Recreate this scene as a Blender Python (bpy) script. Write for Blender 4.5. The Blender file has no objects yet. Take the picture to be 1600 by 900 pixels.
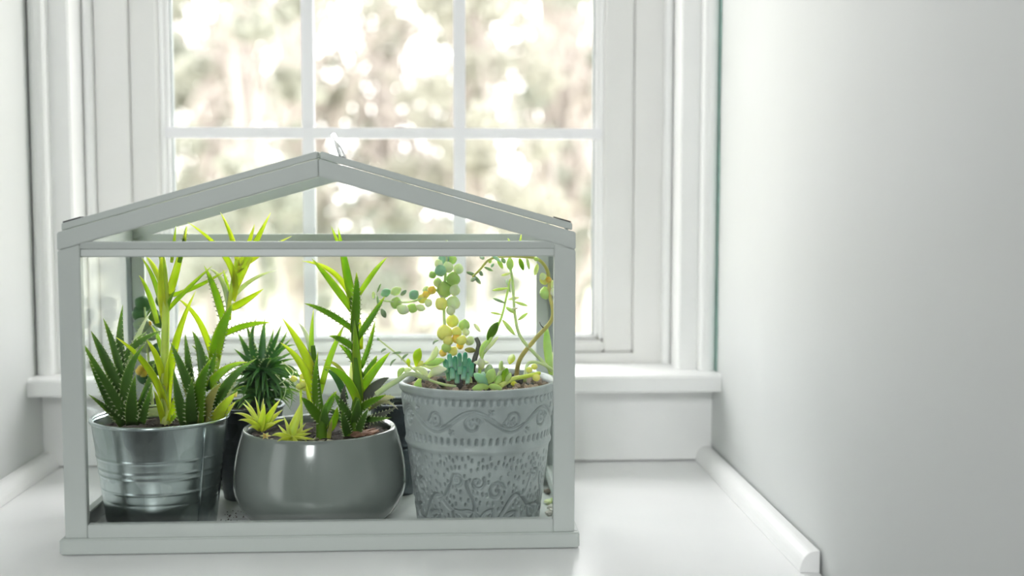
import bpy, bmesh, math, random
import numpy as np
from mathutils import Vector, Matrix
random.seed(7); RNG = np.random.default_rng(7)
sc = bpy.context.scene
COL = sc.collection

# ------------------------------------------------------------------ camera
CAM = np.array([0.1123, -1.0252, 0.3088]); YAW, PITCH, ROLL, FPX = 0.0521, 0.0758, 0.0007, 1852.0
_f = np.array([math.sin(YAW)*math.cos(PITCH), math.cos(YAW)*math.cos(PITCH), -math.sin(PITCH)])
_r0 = np.array([math.cos(YAW), -math.sin(YAW), 0.0]); _u0 = np.cross(_r0, _f)
_r = math.cos(ROLL)*_r0 + math.sin(ROLL)*_u0; _u = -math.sin(ROLL)*_r0 + math.cos(ROLL)*_u0
cd = bpy.data.cameras.new('camera'); cam = bpy.data.objects.new('camera', cd); COL.objects.link(cam)
cam.matrix_world = Matrix(((_r[0], _u[0], -_f[0], CAM[0]), (_r[1], _u[1], -_f[1], CAM[1]),
                           (_r[2], _u[2], -_f[2], CAM[2]), (0, 0, 0, 1)))
cd.sensor_width = 36; cd.lens = FPX/1600*36; cd.clip_start = 0.02; cd.clip_end = 300
cd.dof.use_dof = True; cd.dof.focus_distance = 1.10; cd.dof.aperture_fstop = 3.0
sc.camera = cam

# ------------------------------------------------------------------ sky, lights, exposure
w = bpy.data.worlds.new('overcast_sky'); sc.world = w; w.use_nodes = True
bg = w.node_tree.nodes['Background']; bg.inputs[0].default_value = (1.0, 0.99, 1.0, 1); bg.inputs[1].default_value = 7.2

def area(name, loc, target, sx, sy, power, col=(1, 1, 1)):
    l = bpy.data.lights.new(name, 'AREA'); l.shape = 'RECTANGLE'; l.size = sx; l.size_y = sy; l.energy = power; l.color = col
    o = bpy.data.objects.new(name, l); COL.objects.link(o); o.location = loc
    o.rotation_euler = (Vector(target)-Vector(loc)).to_track_quat('-Z', 'Y').to_euler()
    return o
# added fill lights, assumed daylight of the unseen room behind the photographer (their reflections show in the bowl and the bucket)
area('assumed_fill_rear', (-0.50, -3.38, 1.44), (-0.50, 0, 1.44), 0.60, 0.50, 38, (0.98, 1.0, 1.0))  # added rear fill, set high before the solid wall; no opening built
area('assumed_fill_left', (-2.33, -1.75, 0.35), (0, -1.75, 0.35), 1.3, 2.0, 16, (0.98, 1.0, 1.0))  # added left fill against the solid room wall, source assumed

vs = sc.view_settings
vs.view_transform = 'Standard'; vs.look = 'None'; vs.gamma = 1.0; vs.exposure = 0.07; vs.use_curve_mapping = False
sc.cycles.transparent_max_bounces = 24
sc.cycles.max_bounces = 12; sc.cycles.diffuse_bounces = 6; sc.cycles.glossy_bounces = 5; sc.cycles.transmission_bounces = 8
sc.cycles.caustics_reflective = False; sc.cycles.caustics_refractive = False
sc.cycles.sample_clamp_indirect = 6.0

# ------------------------------------------------------------------ helpers
def P(px, py, y):
    """world point seen at pixel (px,py) of the 1600x900 frame, at depth plane y"""
    d = _f + _r*((px-800)/FPX) + _u*((450-py)/FPX)
    return CAM + d*((y-CAM[1])/d[1])
def pxm(y): return (y-CAM[1])/FPX            # metres per pixel at depth y

def mesh_obj(name, verts, faces, mat, parent=None, smooth=True, mats=None, fm=None, attr=None):
    me = bpy.data.meshes.new(name); me.from_pydata([tuple(map(float, v)) for v in verts], [], faces)
    for m in (mats or [mat]): me.materials.append(m)
    if fm is not None: me.polygons.foreach_set('material_index', fm)
    if smooth: me.polygons.foreach_set('use_smooth', [True]*len(me.polygons))
    if attr is not None:
        a = me.attributes.new('along', 'FLOAT', 'POINT'); a.data.foreach_set('value', np.asarray(attr, dtype=np.float32))
    me.update()
    o = bpy.data.objects.new(name, me); COL.objects.link(o)
    if parent: o.parent = parent
    return o
def tag(o, label, cat, group=None, kind=None):
    o['label'] = label; o['category'] = cat
    if group: o['group'] = group
    if kind: o['kind'] = kind
    return o
def struct(o, label=None):
    o['kind'] = 'structure'
    if label: o['label'] = label
    return o
def empty(name, loc):
    o = bpy.data.objects.new(name, None); COL.objects.link(o); o.location = tuple(loc); o.empty_display_size = 0.02
    return o
def bm_obj(name, bm, mat, parent=None, smooth=False):
    bmesh.ops.recalc_face_normals(bm, faces=bm.faces)
    me = bpy.data.meshes.new(name); bm.to_mesh(me); bm.free(); me.materials.append(mat)
    if smooth: me.polygons.foreach_set('use_smooth', [True]*len(me.polygons))
    o = bpy.data.objects.new(name, me); COL.objects.link(o)
    if parent: o.parent = parent
    return o
def box(name, lo, hi, mat, parent=None, bevel=0.0006, seg=2):
    """axis-aligned bevelled box; coordinates relative to the parent root when it has one"""
    off = np.array(parent.location) if parent else np.zeros(3)
    if parent and parent.parent: off = off + np.array(parent.parent.location)
    lo = np.array(lo, float)-off; hi = np.array(hi, float)-off
    bm = bmesh.new(); bmesh.ops.create_cube(bm, size=1)
    for v in bm.verts:
        v.co = Vector([(lo[i]+hi[i])/2 + v.co[i]*(hi[i]-lo[i]) for i in range(3)])
    if bevel: bmesh.ops.bevel(bm, geom=bm.edges[:], offset=bevel, segments=seg, affect='EDGES', clamp_overlap=True)
    return bm_obj(name, bm, mat, parent)
def prism(name, poly, axis, a, b, mat, parent=None, bevel=0, off=None):
    """extrude a 2D polygon along an axis (0:x poly=(y,z); 1:y poly=(x,z); 2:z poly=(x,y)) from a to b"""
    o = np.array(parent.location) if parent else np.zeros(3)
    bm = bmesh.new()
    def pt(u, v, t):
        q = {0: (t, u, v), 1: (u, t, v), 2: (u, v, t)}[axis]
        return Vector(np.array(q)-o)
    A = [bm.verts.new(pt(u, v, a)) for u, v in poly]; B = [bm.verts.new(pt(u, v, b)) for u, v in poly]
    n = len(poly); bm.faces.new(A); bm.faces.new(B[::-1])
    for i in range(n): bm.faces.new((A[i], B[i], B[(i+1) % n], A[(i+1) % n]))
    if bevel:
        bmesh.ops.recalc_face_normals(bm, faces=bm.faces)
        bmesh.ops.bevel(bm, geom=bm.edges[:], offset=bevel, segments=2, affect='EDGES', clamp_overlap=True)
    return bm_obj(name, bm, mat, parent)
def lathe(name, prof, c, mat, parent=None, n=96, smooth=True):
    """prof: list of (r,z) closed or open profile revolved round c"""
    o = np.array(parent.location) if parent else np.zeros(3); c = np.array(c, float)-o
    V = []; F = []
    for r, z in prof:
        for k in range(n):
            a = 2*math.pi*k/n; V.append((c[0]+r*math.cos(a), c[1]+r*math.sin(a), c[2]+z))
    for i in range(len(prof)-1):
        for k in range(n):
            F.append((i*n+k, i*n+(k+1) % n, (i+1)*n+(k+1) % n, (i+1)*n+k))
    return mesh_obj(name, V, F, mat, parent, smooth)
def smooth_path(pts, n):
    """Catmull-Rom through pts"""
    p = [np.array(q, float) for q in pts]
    p = [2*p[0]-p[1]] + p + [2*p[-1]-p[-2]]
    out = []; m = len(p)-3
    for i in range(n+1):
        t = i/n*m; k = min(int(t), m-1); t -= k
        a, b, c, d = p[k:k+4]
        out.append(0.5*((2*b)+(-a+c)*t+(2*a-5*b+4*c-d)*t*t+(-a+3*b-3*c+d)*t**3))
    return np.array(out)
def tube_mesh(path, radii, m=8):
    V = []; F = []; n = len(path)
    ref = np.array([0.3, -1.0, 0.2])
    for i in range(n):
        t = path[min(i+1, n-1)]-path[max(i-1, 0)]; t = t/(np.linalg.norm(t)+1e-12)
        s = np.cross(t, ref); s /= np.linalg.norm(s)+1e-9; q = np.cross(s, t)
        for k in range(m):
            a = 2*math.pi*k/m; V.append(path[i]+radii[i]*(s*math.cos(a)+q*math.sin(a)))
    for i in range(n-1):
        for k in range(m): F.append((i*m+k, i*m+(k+1) % m, (i+1)*m+(k+1) % m, (i+1)*m+k))
    F.append(tuple(range(m))[::-1]); F.append(tuple(range((n-1)*m, n*m)))
    return V, F

# ------------------------------------------------------------------ materials
def newmat(name):
    m = bpy.data.materials.new(name); m.use_nodes = True
    return m, m.node_tree, m.node_tree.nodes['Principled BSDF']
def paint(name, col, rough=0.45, var=0.02, bump=0.05, scale=30, spec=0.4):
    m, nt, b = newmat(name); N = nt.nodes; L = nt.links
    tc = N.new('ShaderNodeTexCoord'); no = N.new('ShaderNodeTexNoise'); no.inputs['Scale'].default_value = scale; no.inputs['Detail'].default_value = 4
    L.new(tc.outputs['Object'], no.inputs['Vector'])
    cr = N.new('ShaderNodeValToRGB'); e = cr.color_ramp.elements
    e[0].position = .3; e[1].position = .7
    e[0].color = tuple(max(0, c*(1-var)) for c in col)+(1,); e[1].color = tuple(min(1, c*(1+var)) for c in col)+(1,)
    L.new(no.outputs['Fac'], cr.inputs['Fac']); L.new(cr.outputs['Color'], b.inputs['Base Color'])
    b.inputs['Roughness'].default_value = rough; b.inputs['Specular IOR Level'].default_value = spec
    if bump:
        bp = N.new('ShaderNodeBump'); bp.inputs['Strength'].default_value = bump; bp.inputs['Distance'].default_value = 0.002
        n2 = N.new('ShaderNodeTexNoise'); n2.inputs['Scale'].default_value = scale*4; n2.inputs['Detail'].default_value = 3
        L.new(tc.outputs['Object'], n2.inputs['Vector']); L.new(n2.outputs['Fac'], bp.inputs['Height']); L.new(bp.outputs['Normal'], b.inputs['Normal'])
    return m
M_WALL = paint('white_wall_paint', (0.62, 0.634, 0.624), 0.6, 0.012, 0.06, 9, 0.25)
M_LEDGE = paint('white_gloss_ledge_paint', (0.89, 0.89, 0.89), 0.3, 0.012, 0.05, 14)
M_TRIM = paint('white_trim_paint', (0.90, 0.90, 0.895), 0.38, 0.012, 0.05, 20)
M_SASH = paint('white_window_frame_paint', (0.81, 0.805, 0.79), 0.4, 0.01, 0.03, 20)
M_GRILLE = paint('white_grille_plastic', (0.90, 0.895, 0.92), 0.4, 0.005, 0, 20)
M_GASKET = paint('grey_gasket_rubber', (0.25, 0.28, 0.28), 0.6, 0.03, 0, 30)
M_TEAL = paint('old_teal_paint', (0.40, 0.60, 0.54), 0.55, 0.15, 0.05, 60)
M_FRAME = paint('white_powder_coated_steel', (0.56, 0.60, 0.575), 0.36, 0.008, 0.02, 40)
M_CAP = paint('dark_grey_plastic', (0.05, 0.055, 0.065), 0.4, 0.02, 0, 40)
M_ROOM = paint('room_wall_paint', (0.30, 0.31, 0.305), 0.6, 0.01, 0, 8)
M_ROOMFLOOR = paint('room_floor_wood', (0.08, 0.075, 0.07), 0.45, 0.15, 0.05, 5)

def thin_glass(name, refl=1.0, tint=(0.985, 0.995, 0.99)):
    m, nt, b = newmat(name); N = nt.nodes; L = nt.links; N.remove(b)
    tr = N.new('ShaderNodeBsdfTransparent'); tr.inputs[0].default_value = tint+(1,)
    gl = N.new('ShaderNodeBsdfGlossy'); gl.inputs['Roughness'].default_value = 0.02
    lw0 = N.new('ShaderNodeLayerWeight'); lw0.inputs['Blend'].default_value = 0.5
    pw = N.new('ShaderNodeMath'); pw.operation = 'POWER'; pw.inputs[1].default_value = 5.0; L.new(lw0.outputs['Facing'], pw.inputs[0])
    lw = N.new('ShaderNodeMath'); lw.operation = 'MULTIPLY_ADD'; lw.inputs[1].default_value = 0.96; lw.inputs[2].default_value = 0.035; L.new(pw.outputs[0], lw.inputs[0])
    mu = N.new('ShaderNodeMath'); mu.operation = 'MULTIPLY'; mu.inputs[1].default_value = refl; mu.use_clamp = True
    mx = N.new('ShaderNodeMixShader')
    L.new(lw.outputs[0], mu.inputs[0]); L.new(mu.outputs[0], mx.inputs[0]); L.new(tr.outputs[0], mx.inputs[1]); L.new(gl.outputs[0], mx.inputs[2])
    L.new(mx.outputs[0], N['Material Output'].inputs['Surface'])
    return m
M_GLASS = thin_glass('clear_glass_pane', 0.4); M_WGLASS = thin_glass('window_glass', 0.6, (0.99, 0.995, 0.99))
m, nt, b = newmat('clear_plastic'); b.inputs['Base Color'].default_value = (0.92, 0.94, 0.95, 1); b.inputs['Transmission Weight'].default_value = 0.6; b.inputs['Roughness'].default_value = 0.15; M_CLEAR = m

def metal(name, c0, c1, rough, scale=70):
    m, nt, b = newmat(name); N = nt.nodes; L = nt.links
    tc = N.new('ShaderNodeTexCoord'); vo = N.new('ShaderNodeTexVoronoi'); vo.inputs['Scale'].default_value = scale
    mp = N.new('ShaderNodeMapping'); mp.inputs['Scale'].default_value = (1, 1, 0.6)
    L.new(tc.outputs['Object'], mp.inputs[0]); L.new(mp.outputs[0], vo.inputs['Vector'])
    cr = N.new('ShaderNodeValToRGB'); cr.color_ramp.elements[0].color = c0+(1,); cr.color_ramp.elements[1].color = c1+(1,)
    L.new(vo.outputs['Color'], cr.inputs['Fac']); L.new(cr.outputs['Color'], b.inputs['Base Color'])
    b.inputs['Metallic'].default_value = 1.0
    n2 = N.new('ShaderNodeTexNoise'); n2.inputs['Scale'].default_value = 25; n2.inputs['Detail'].default_value = 5
    mp2 = N.new('ShaderNodeMapping'); mp2.inputs['Scale'].default_value = (1, 1, 6)
    L.new(tc.outputs['Object'], mp2.inputs[0]); L.new(mp2.outputs[0], n2.inputs['Vector'])
    mr = N.new('ShaderNodeMapRange'); mr.inputs['To Min'].default_value = rough*0.9; mr.inputs['To Max'].default_value = rough*1.12
    L.new(n2.outputs['Fac'], mr.inputs['Value']); L.new(mr.outputs[0], b.inputs['Roughness'])
    bp = N.new('ShaderNodeBump'); bp.inputs['Strength'].default_value = 0.012; bp.inputs['Distance'].default_value = 0.001
    L.new(n2.outputs['Fac'], bp.inputs['Height']); L.new(bp.outputs['Normal'], b.inputs['Normal'])
    return m
M_GALV = metal('galvanised_zinc', (0.42, 0.48, 0.485), (0.56, 0.62, 0.62), 0.24)
M_GALVD = metal('dark_metal', (0.05, 0.06, 0.065), (0.10, 0.115, 0.125), 0.38)  # darker metal for the pots in the back row
M_CHROME = metal('chrome_pin', (0.5, 0.5, 0.52), (0.6, 0.6, 0.6), 0.2)

m, nt, b = newmat('grey_glazed_ceramic'); N = nt.nodes; L = nt.links
tc = N.new('ShaderNodeTexCoord'); no = N.new('ShaderNodeTexNoise'); no.inputs['Scale'].default_value = 12; no.inputs['Detail'].default_value = 6
L.new(tc.outputs['Object'], no.inputs['Vector']); cr = N.new('ShaderNodeValToRGB')
cr.color_ramp.elements[0].color = (0.20, 0.225, 0.21, 1); cr.color_ramp.elements[1].color = (0.25, 0.275, 0.26, 1)
cr.color_ramp.elements[0].position = .35; cr.color_ramp.elements[1].position = .65
L.new(no.outputs['Fac'], cr.inputs['Fac']); L.new(cr.outputs['Color'], b.inputs['Base Color'])
b.inputs['Roughness'].default_value = 0.16; b.inputs['Specular IOR Level'].default_value = 0.6; b.inputs['Coat Weight'].default_value = 0.3; b.inputs['Coat Roughness'].default_value = 0.08
M_BOWL = m
M_EMB = paint('blue_grey_embossed_ceramic', (0.40, 0.44, 0.44), 0.38, 0.1, 0.2, 60, 0.5)
M_SOIL = paint('dark_potting_soil', (0.045, 0.033, 0.026), 0.9, 0.5, 0.8, 160)
M_GRIT = paint('brown_gritty_soil', (0.22, 0.16, 0.12), 0.9, 0.5, 0.8, 200)
M_BARK = paint('reddish_bark', (0.30, 0.16, 0.11), 0.8, 0.35, 0.5, 120)
M_BARK2 = paint('pale_grit_chip', (0.55, 0.42, 0.33), 0.8, 0.3, 0.4, 120)
M_STONE = paint('pale_stone', (0.72, 0.70, 0.62), 0.7, 0.15, 0.3, 150)
M_STONEB = paint('brown_stone', (0.30, 0.26, 0.21), 0.7, 0.25, 0.3, 150)
M_DARKLUMP = paint('charcoal_lump', (0.10, 0.095, 0.095), 0.8, 0.3, 0.5, 150)

def leafmat(name, base, tip, rough=0.42, sss=0.55, radius=0.006, streak=0.12, mid=None):
    m, nt, b = newmat(name); N = nt.nodes; L = nt.links
    at = N.new('ShaderNodeAttribute'); at.attribute_name = 'along'
    cr = N.new('ShaderNodeValToRGB'); e = cr.color_ramp.elements
    e[0].color = base+(1,); e[1].color = tip+(1,)
    if mid: k = e.new(0.5); k.color = mid+(1,)
    L.new(at.outputs['Fac'], cr.inputs['Fac'])
    tc = N.new('ShaderNodeTexCoord'); no = N.new('ShaderNodeTexNoise'); no.inputs['Scale'].default_value = 90; no.inputs['Detail'].default_value = 3
    L.new(tc.outputs['Object'], no.inputs['Vector'])
    hs = N.new('ShaderNodeHueSaturation'); mr = N.new('ShaderNodeMapRange')
    mr.inputs['To Min'].default_value = 1-streak*2; mr.inputs['To Max'].default_value = 1+streak*2
    L.new(no.outputs['Fac'], mr.inputs['Value']); L.new(mr.outputs[0], hs.inputs['Value']); L.new(cr.outputs['Color'], hs.inputs['Color'])
    L.new(hs.outputs[0], b.inputs['Base Color'])
    b.inputs['Roughness'].default_value = rough; b.inputs['Specular IOR Level'].default_value = 0.32
    b.inputs['Subsurface Weight'].default_value = sss; b.inputs['Subsurface Scale'].default_value = radius
    b.inputs['Subsurface Radius'].default_value = (0.75, 1.0, 0.25)
    return m
LM = {
 'aloe':   leafmat('dark_green_aloe_skin', (0.07, 0.15, 0.025), (0.12, 0.24, 0.05), 0.4, .5, .005),
 'pale':   leafmat('pale_grey_green_leaf_skin', (0.48, 0.58, 0.38), (0.55, 0.62, 0.48), 0.45, .7, .007),
 'lime':   leafmat('yellow_green_leaf_skin', (0.56, 0.64, 0.03), (0.38, 0.55, 0.02), 0.4, .8, .009),
 'limeS':  leafmat('pale_lime_stem_skin', (0.64, 0.70, 0.24), (0.56, 0.68, 0.06), 0.4, .8, .009),
 'green':  leafmat('fresh_green_leaf_skin', (0.32, 0.48, 0.02), (0.15, 0.33, 0.015), 0.4, .7, .008),
 'dgreen': leafmat('mid_dark_green_leaf_skin', (0.12, 0.25, 0.012), (0.08, 0.19, 0.012), 0.4, .6, .006),
 'haw':    leafmat('dark_teal_green_leaf_skin', (0.055, 0.15, 0.05), (0.10, 0.24, 0.085), 0.38, .4, .004),
 'yolk':   leafmat('bright_lime_rosette_skin', (0.50, 0.64, 0.03), (0.58, 0.70, 0.10), 0.4, .8, .008),
 'olive':  leafmat('olive_brown_leaf_skin', (0.30, 0.30, 0.08), (0.42, 0.36, 0.12), 0.5, .5, .006),
 'wither': leafmat('withered_grey_leaf_skin', (0.07, 0.075, 0.06), (0.16, 0.16, 0.14), 0.6, .2, .003, .25),
 'dry':    leafmat('dry_straw_leaf_skin', (0.55, 0.50, 0.36), (0.66, 0.60, 0.44), 0.6, .4, .004, .2),
 'sed':    leafmat('soft_green_succulent_skin', (0.52, 0.68, 0.22), (0.46, 0.64, 0.24), 0.42, .7, .008),
 'sedP':   leafmat('powdery_pale_succulent_skin', (0.68, 0.78, 0.46), (0.76, 0.83, 0.60), 0.5, .8, .009),
 'sedY':   leafmat('yellow_succulent_skin', (0.86, 0.80, 0.24), (0.78, 0.80, 0.24), 0.42, .8, .009),
 'sedO':   leafmat('orange_blossom_skin', (0.95, 0.55, 0.08), (0.95, 0.70, 0.25), 0.5, .8, .009),
 'sedG':   leafmat('grey_green_small_leaf_skin', (0.30, 0.40, 0.26), (0.36, 0.45, 0.32), 0.5, .5, .005),
 'sedB':   leafmat('blue_green_succulent_skin', (0.30, 0.52, 0.36), (0.36, 0.60, 0.44), 0.42, .7, .008),
 'teal':   leafmat('jade_teal_succulent_skin', (0.36, 0.58, 0.46), (0.05, 0.30, 0.20), 0.4, .5, .006, .15, (0.24, 0.52, 0.38)),
 'stemY':  leafmat('yellow_brown_stem_skin', (0.48, 0.40, 0.14), (0.62, 0.60, 0.22), 0.5, .5, .006),
 'stemP':  leafmat('pale_green_stem_skin', (0.58, 0.66, 0.40), (0.56, 0.66, 0.36), 0.5, .6, .006),
 'stemG':  leafmat('grey_stem_skin', (0.46, 0.54, 0.38), (0.40, 0.44, 0.36), 0.5, .5, .005),
}
M_TOOTH = paint('cream_leaf_teeth', (0.50, 0.56, 0.32), 0.5, 0.05, 0, 50)
LM['tooth'] = M_TOOTH
LM['aloeL'] = LM['aloeD'] = LM['aloe']; LM['hawL'] = LM['haw']

# ------------------------------------------------------------------ room shell
XL, XR, YB = -0.3532, 0.4190, 0.340
ZT = 1.50
struct(box('window_ledge', (XL-0.05, -0.115, -0.035), (XR, YB+0.02, 0.0), M_LEDGE, bevel=0.003), 'deep white painted ledge under the window')
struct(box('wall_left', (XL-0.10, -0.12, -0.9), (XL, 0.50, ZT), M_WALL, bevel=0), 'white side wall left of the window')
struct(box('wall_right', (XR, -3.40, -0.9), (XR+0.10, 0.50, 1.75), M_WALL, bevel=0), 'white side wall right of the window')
# window wall: apron under the sill, header above the window
struct(prism('wall_back', [(YB, 0.0018), (YB+0.02, 0.0018), (YB+0.02, -0.9), (YB+0.16, -0.9), (YB+0.16, 0.0892), (YB, 0.0892)], 0, XL, XR, M_TRIM), 'white painted apron wall below the sill with an open joint at its foot')
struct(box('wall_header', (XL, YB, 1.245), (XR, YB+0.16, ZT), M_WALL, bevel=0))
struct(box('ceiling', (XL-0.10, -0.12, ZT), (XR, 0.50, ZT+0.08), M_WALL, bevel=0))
struct(box('wall_ledge_front', (XL-0.05, -0.11, -0.9), (XR, -0.09, -0.035), M_WALL, bevel=0))
# the room behind the photographer
struct(box('floor', (-2.4, -3.45, -0.95), (XR+0.1, -0.11, -0.9), M_ROOMFLOOR, bevel=0))
struct(box('ceiling_room', (-2.4, -3.45, 1.75), (XR+0.1, -0.02, 1.8), M_ROOM, bevel=0))
struct(box('wall_room_window', (-2.4, -0.12, -0.9), (XL-0.10, -0.02, 1.75), M_ROOM, bevel=0))
struct(box('wall_room_header', (XL-0.10, -0.12, ZT+0.08), (XR, -0.02, 1.75), M_ROOM, bevel=0))
struct(box('wall_room_left', (-2.5, -3.45, -0.9), (-2.4, -0.02, 1.75), M_ROOM, bevel=0))
struct(box('wall_room_rear', (-2.4, -3.55, -0.9), (XR+0.1, -3.45, 1.75), M_ROOM, bevel=0))

# sill board with eased nose
sill = [(0.292, 0.0912), (0.294, 0.0892), (0.395, 0.0892), (0.395, 0.1096), (0.298, 0.1096), (0.294, 0.1082), (0.292, 0.1055)]
struct(prism('trim_1', sill, 0, XL, XR, M_TRIM), 'white window sill board with rounded front edge')

def casing(sgn, xw, name):
    # profile in (distance from side wall, y): rounded back band, flat face, reveal
    pr = [(0.0006, 0.352), (0.0006, 0.326)]
    for k in range(9):
        a = math.pi*(0.5+0.5)*k/8
        pr.append((0.010-0.0094*math.cos(a), 0.326-0.0075*math.sin(a)))
    pr += [(0.0200, 0.335), (0.0395, 0.335), (0.0418, 0.3372), (0.0418, 0.400), (0.0006, 0.400)]
    poly = [(xw+sgn*d, y) for d, y in pr]
    return struct(prism(name, poly, 2, 0.1096, 1.245, M_TRIM), 'white window casing with rounded outer edge')
casing(1, XL, 'trim_3'); casing(-1, XR-0.0, 'trim_4')
# remaining reveal on the right is narrower: stop beads
def bead(xc, r, name):
    poly = [(xc+r*math.cos(math.pi+a), 0.384+0.9*r*math.sin(math.pi+a)) for a in np.linspace(0, math.pi, 9)]
    poly += [(xc+r, 0.40), (xc-r, 0.40)]
    return struct(prism(name, poly, 2, 0.1096, 1.245, M_TRIM), 'slim rounded stop bead beside window frame')
bead(-0.3058, 0.0052, 'trim_5'); bead(0.3716, 0.0050, 'trim_6')
struct(box('trim_7', (XL+0.03, 0.335, 1.205), (XR-0.03, 0.40, 1.25), M_TRIM), 'white head casing above the window')
# teal strip of old paint in the right corner
tp = []
for i in range(25):
    z = 0.1096+i*1.13/24; tp.append(z)
Vv = []; Ff = []
for i, z in enumerate(tp):
    wd = 0.0035+0.0022*math.sin(i*1.7)+0.001*random.random()
    Vv += [(XR-0.0004, 0.3190-wd, z), (XR-0.0004, 0.326, z), (XR-0.0009, 0.3190-wd*0.6, z)]
for i in range(24):
    a = i*3
    Ff += [(a, a+3, a+5, a+2), (a+2, a+5, a+4, a+1), (a+1, a+4, a+3, a)]
struct(mesh_obj('trim_8', Vv, Ff, M_TEAL, smooth=False), 'uneven strip of old teal paint beside the casing')

# window frame, sash, glass, grille
WX0, WX1, WZ0, WZ1 = -0.3000, 0.3700, 0.1096, 1.210
win = empty('window_1', ((WX0+WX1)/2, 0.40, WZ0)); win['kind'] = 'structure'; win['label'] = 'white casement window with a grid of bars'
def frame4(nm, x0, x1, z0, z1, wl, wr, wb, wt, y0, y1, mat, parent, bev=0.0012):
    box(nm, (x0, y0, z0), (x0+wl, y1, z1), mat, parent, bev); box(nm, (x1-wr, y0, z0), (x1, y1, z1), mat, parent, bev)
    box(nm, (x0+wl, y0, z0), (x1-wr, y1, z0+wb), mat, parent, bev); box(nm, (x0+wl, y0, z1-wt), (x1-wr, y1, z1), mat, parent, bev)
frame4('window_frame', WX0, WX1, WZ0, WZ1, 0.0390, 0.0372, 0.0128, 0.04, 0.390, 0.45, M_SASH, win)
frame4('sash', -0.2609, 0.3327, 0.1225, 1.169, 0.0321, 0.0356, 0.0145, 0.035, 0.3945, 0.43, M_SASH, win, 0.002)
frame4('glazing_bead', -0.2288, 0.2971, 0.1370, 1.134, 0.0062, 0.0055, 0.0030, 0.006, 0.400, 0.425, M_TRIM, win, 0.0015)
frame4('glazing_bead', -0.2226, 0.2916, 0.1400, 1.128, 0.0055, 0.0050, 0.0022, 0.006, 0.4045, 0.424, M_TRIM, win, 0.0015)
frame4('gasket', -0.2171, 0.2866, 0.1422, 1.122, 0.0016, 0.0016, 0.0006, 0.0016, 0.409, 0.42, M_GASKET, win, 0)
box('pane', (-0.2165, 0.4125, 0.142), (0.286, 0.4165, 1.123), M_WGLASS, win, 0)
for x0, x1 in ((-0.0630, -0.0480), (0.1165, 0.1310)):
    for z0, z1 in ((0.139, 0.3790), (0.3920, 0.6320), (0.6450, 0.8850), (0.8980, 1.130)):
        box('grille_bar', (x0, 0.4005, z0), (x1, 0.4085, z1), M_GRILLE, win, 0.0015)
for z0, z1 in ((0.3790, 0.3920), (0.6320, 0.6450), (0.8850, 0.8980)):
    box('grille_bar', (-0.2232, 0.3990, z0), (0.2960, 0.4085, z1), M_GRILLE, win, 0.0015)

# quarter-round mouldings along the side walls
def quarter(name, xw, sgn, y0, y1, label):
    poly = [(xw-sgn*0.0008, 0.0), (xw-sgn*0.0008, 0.0180)]
    for a in np.linspace(math.pi/2, 0, 9):
        poly.append((xw+sgn*(0.003+0.0125*math.cos(a)), 0.0015+0.0165*math.sin(a)))
    poly.append((xw+sgn*0.0155, 0.0004))
    return struct(prism(name, poly, 1, y0, y1, M_TRIM, bevel=0), label)
quarter('baseboard_right', XR-0.0034, -1, -0.080, YB, 'white quarter round moulding along the right wall with cut end')
quarter('baseboard_left', XL+0.0010, 1, -0.08, YB, 'white quarter round moulding along the left wall')

# ------------------------------------------------------------------ outdoors
def leaf_cloud(name, clumps, leaf, n, mat, parent):
    cs = np.array([c[:3] for c in clumps]); rs = np.array([c[3] for c in clumps])
    pr = rs**2/np.sum(rs**2); idx = RNG.choice(len(clumps), n, p=pr)
    d = RNG.normal(size=(n, 3)); d /= np.linalg.norm(d, axis=1)[:, None]
    c = cs[idx] + d*(rs[idx]*RNG.random(n)**0.45)[:, None]*np.array([1, 1, 0.8]) - np.array(parent.location)
    a = RNG.normal(size=(n, 3)); a /= np.linalg.norm(a, axis=1)[:, None]
    b = np.cross(a, RNG.normal(size=(n, 3))); b /= np.linalg.norm(b, axis=1)[:, None]
    s = leaf*(0.6+0.8*RNG.random(n))[:, None]
    V = np.stack([c-a*s, c+b*s*0.45, c+a*s, c-b*s*0.45], 1).reshape(-1, 3)
    me = bpy.data.meshes.new(name); me.vertices.add(4*n); me.vertices.foreach_set('co', V.ravel())
    me.loops.add(4*n); me.loops.foreach_set('vertex_index', np.arange(4*n)); me.polygons.add(n)
    me.polygons.foreach_set('loop_start', np.arange(n)*4); me.polygons.foreach_set('loop_total', np.full(n, 4)); me.update()
    me.materials.append(mat); o = bpy.data.objects.new(name, me); COL.objects.link(o); o.parent = parent; o['kind'] = 'stuff'
    return o
def foliage_mat(name, col):
    m, nt, b = newmat(name); N = nt.nodes; L = nt.links; N.remove(b)
    di = N.new('ShaderNodeBsdfDiffuse'); tr = N.new('ShaderNodeBsdfTranslucent'); mx = N.new('ShaderNodeMixShader'); mx.inputs[0].default_value = 0.5
    tc = N.new('ShaderNodeTexCoord'); no = N.new('ShaderNodeTexNoise'); no.inputs['Scale'].default_value = 1.3
    cr = N.new('ShaderNodeValToRGB'); cr.color_ramp.elements[0].color = tuple(c*.85 for c in col)+(1,); cr.color_ramp.elements[1].color = tuple(min(1, c*1.15) for c in col)+(1,)
    L.new(tc.outputs['Object'], no.inputs['Vector']); L.new(no.outputs['Fac'], cr.inputs['Fac'])
    for s in (di, tr): L.new(cr.outputs[0], s.inputs[0])
    L.new(di.outputs[0], mx.inputs[1]); L.new(tr.outputs[0], mx.inputs[2]); L.new(mx.outputs[0], N['Material Output'].inputs['Surface'])
    return m
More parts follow.
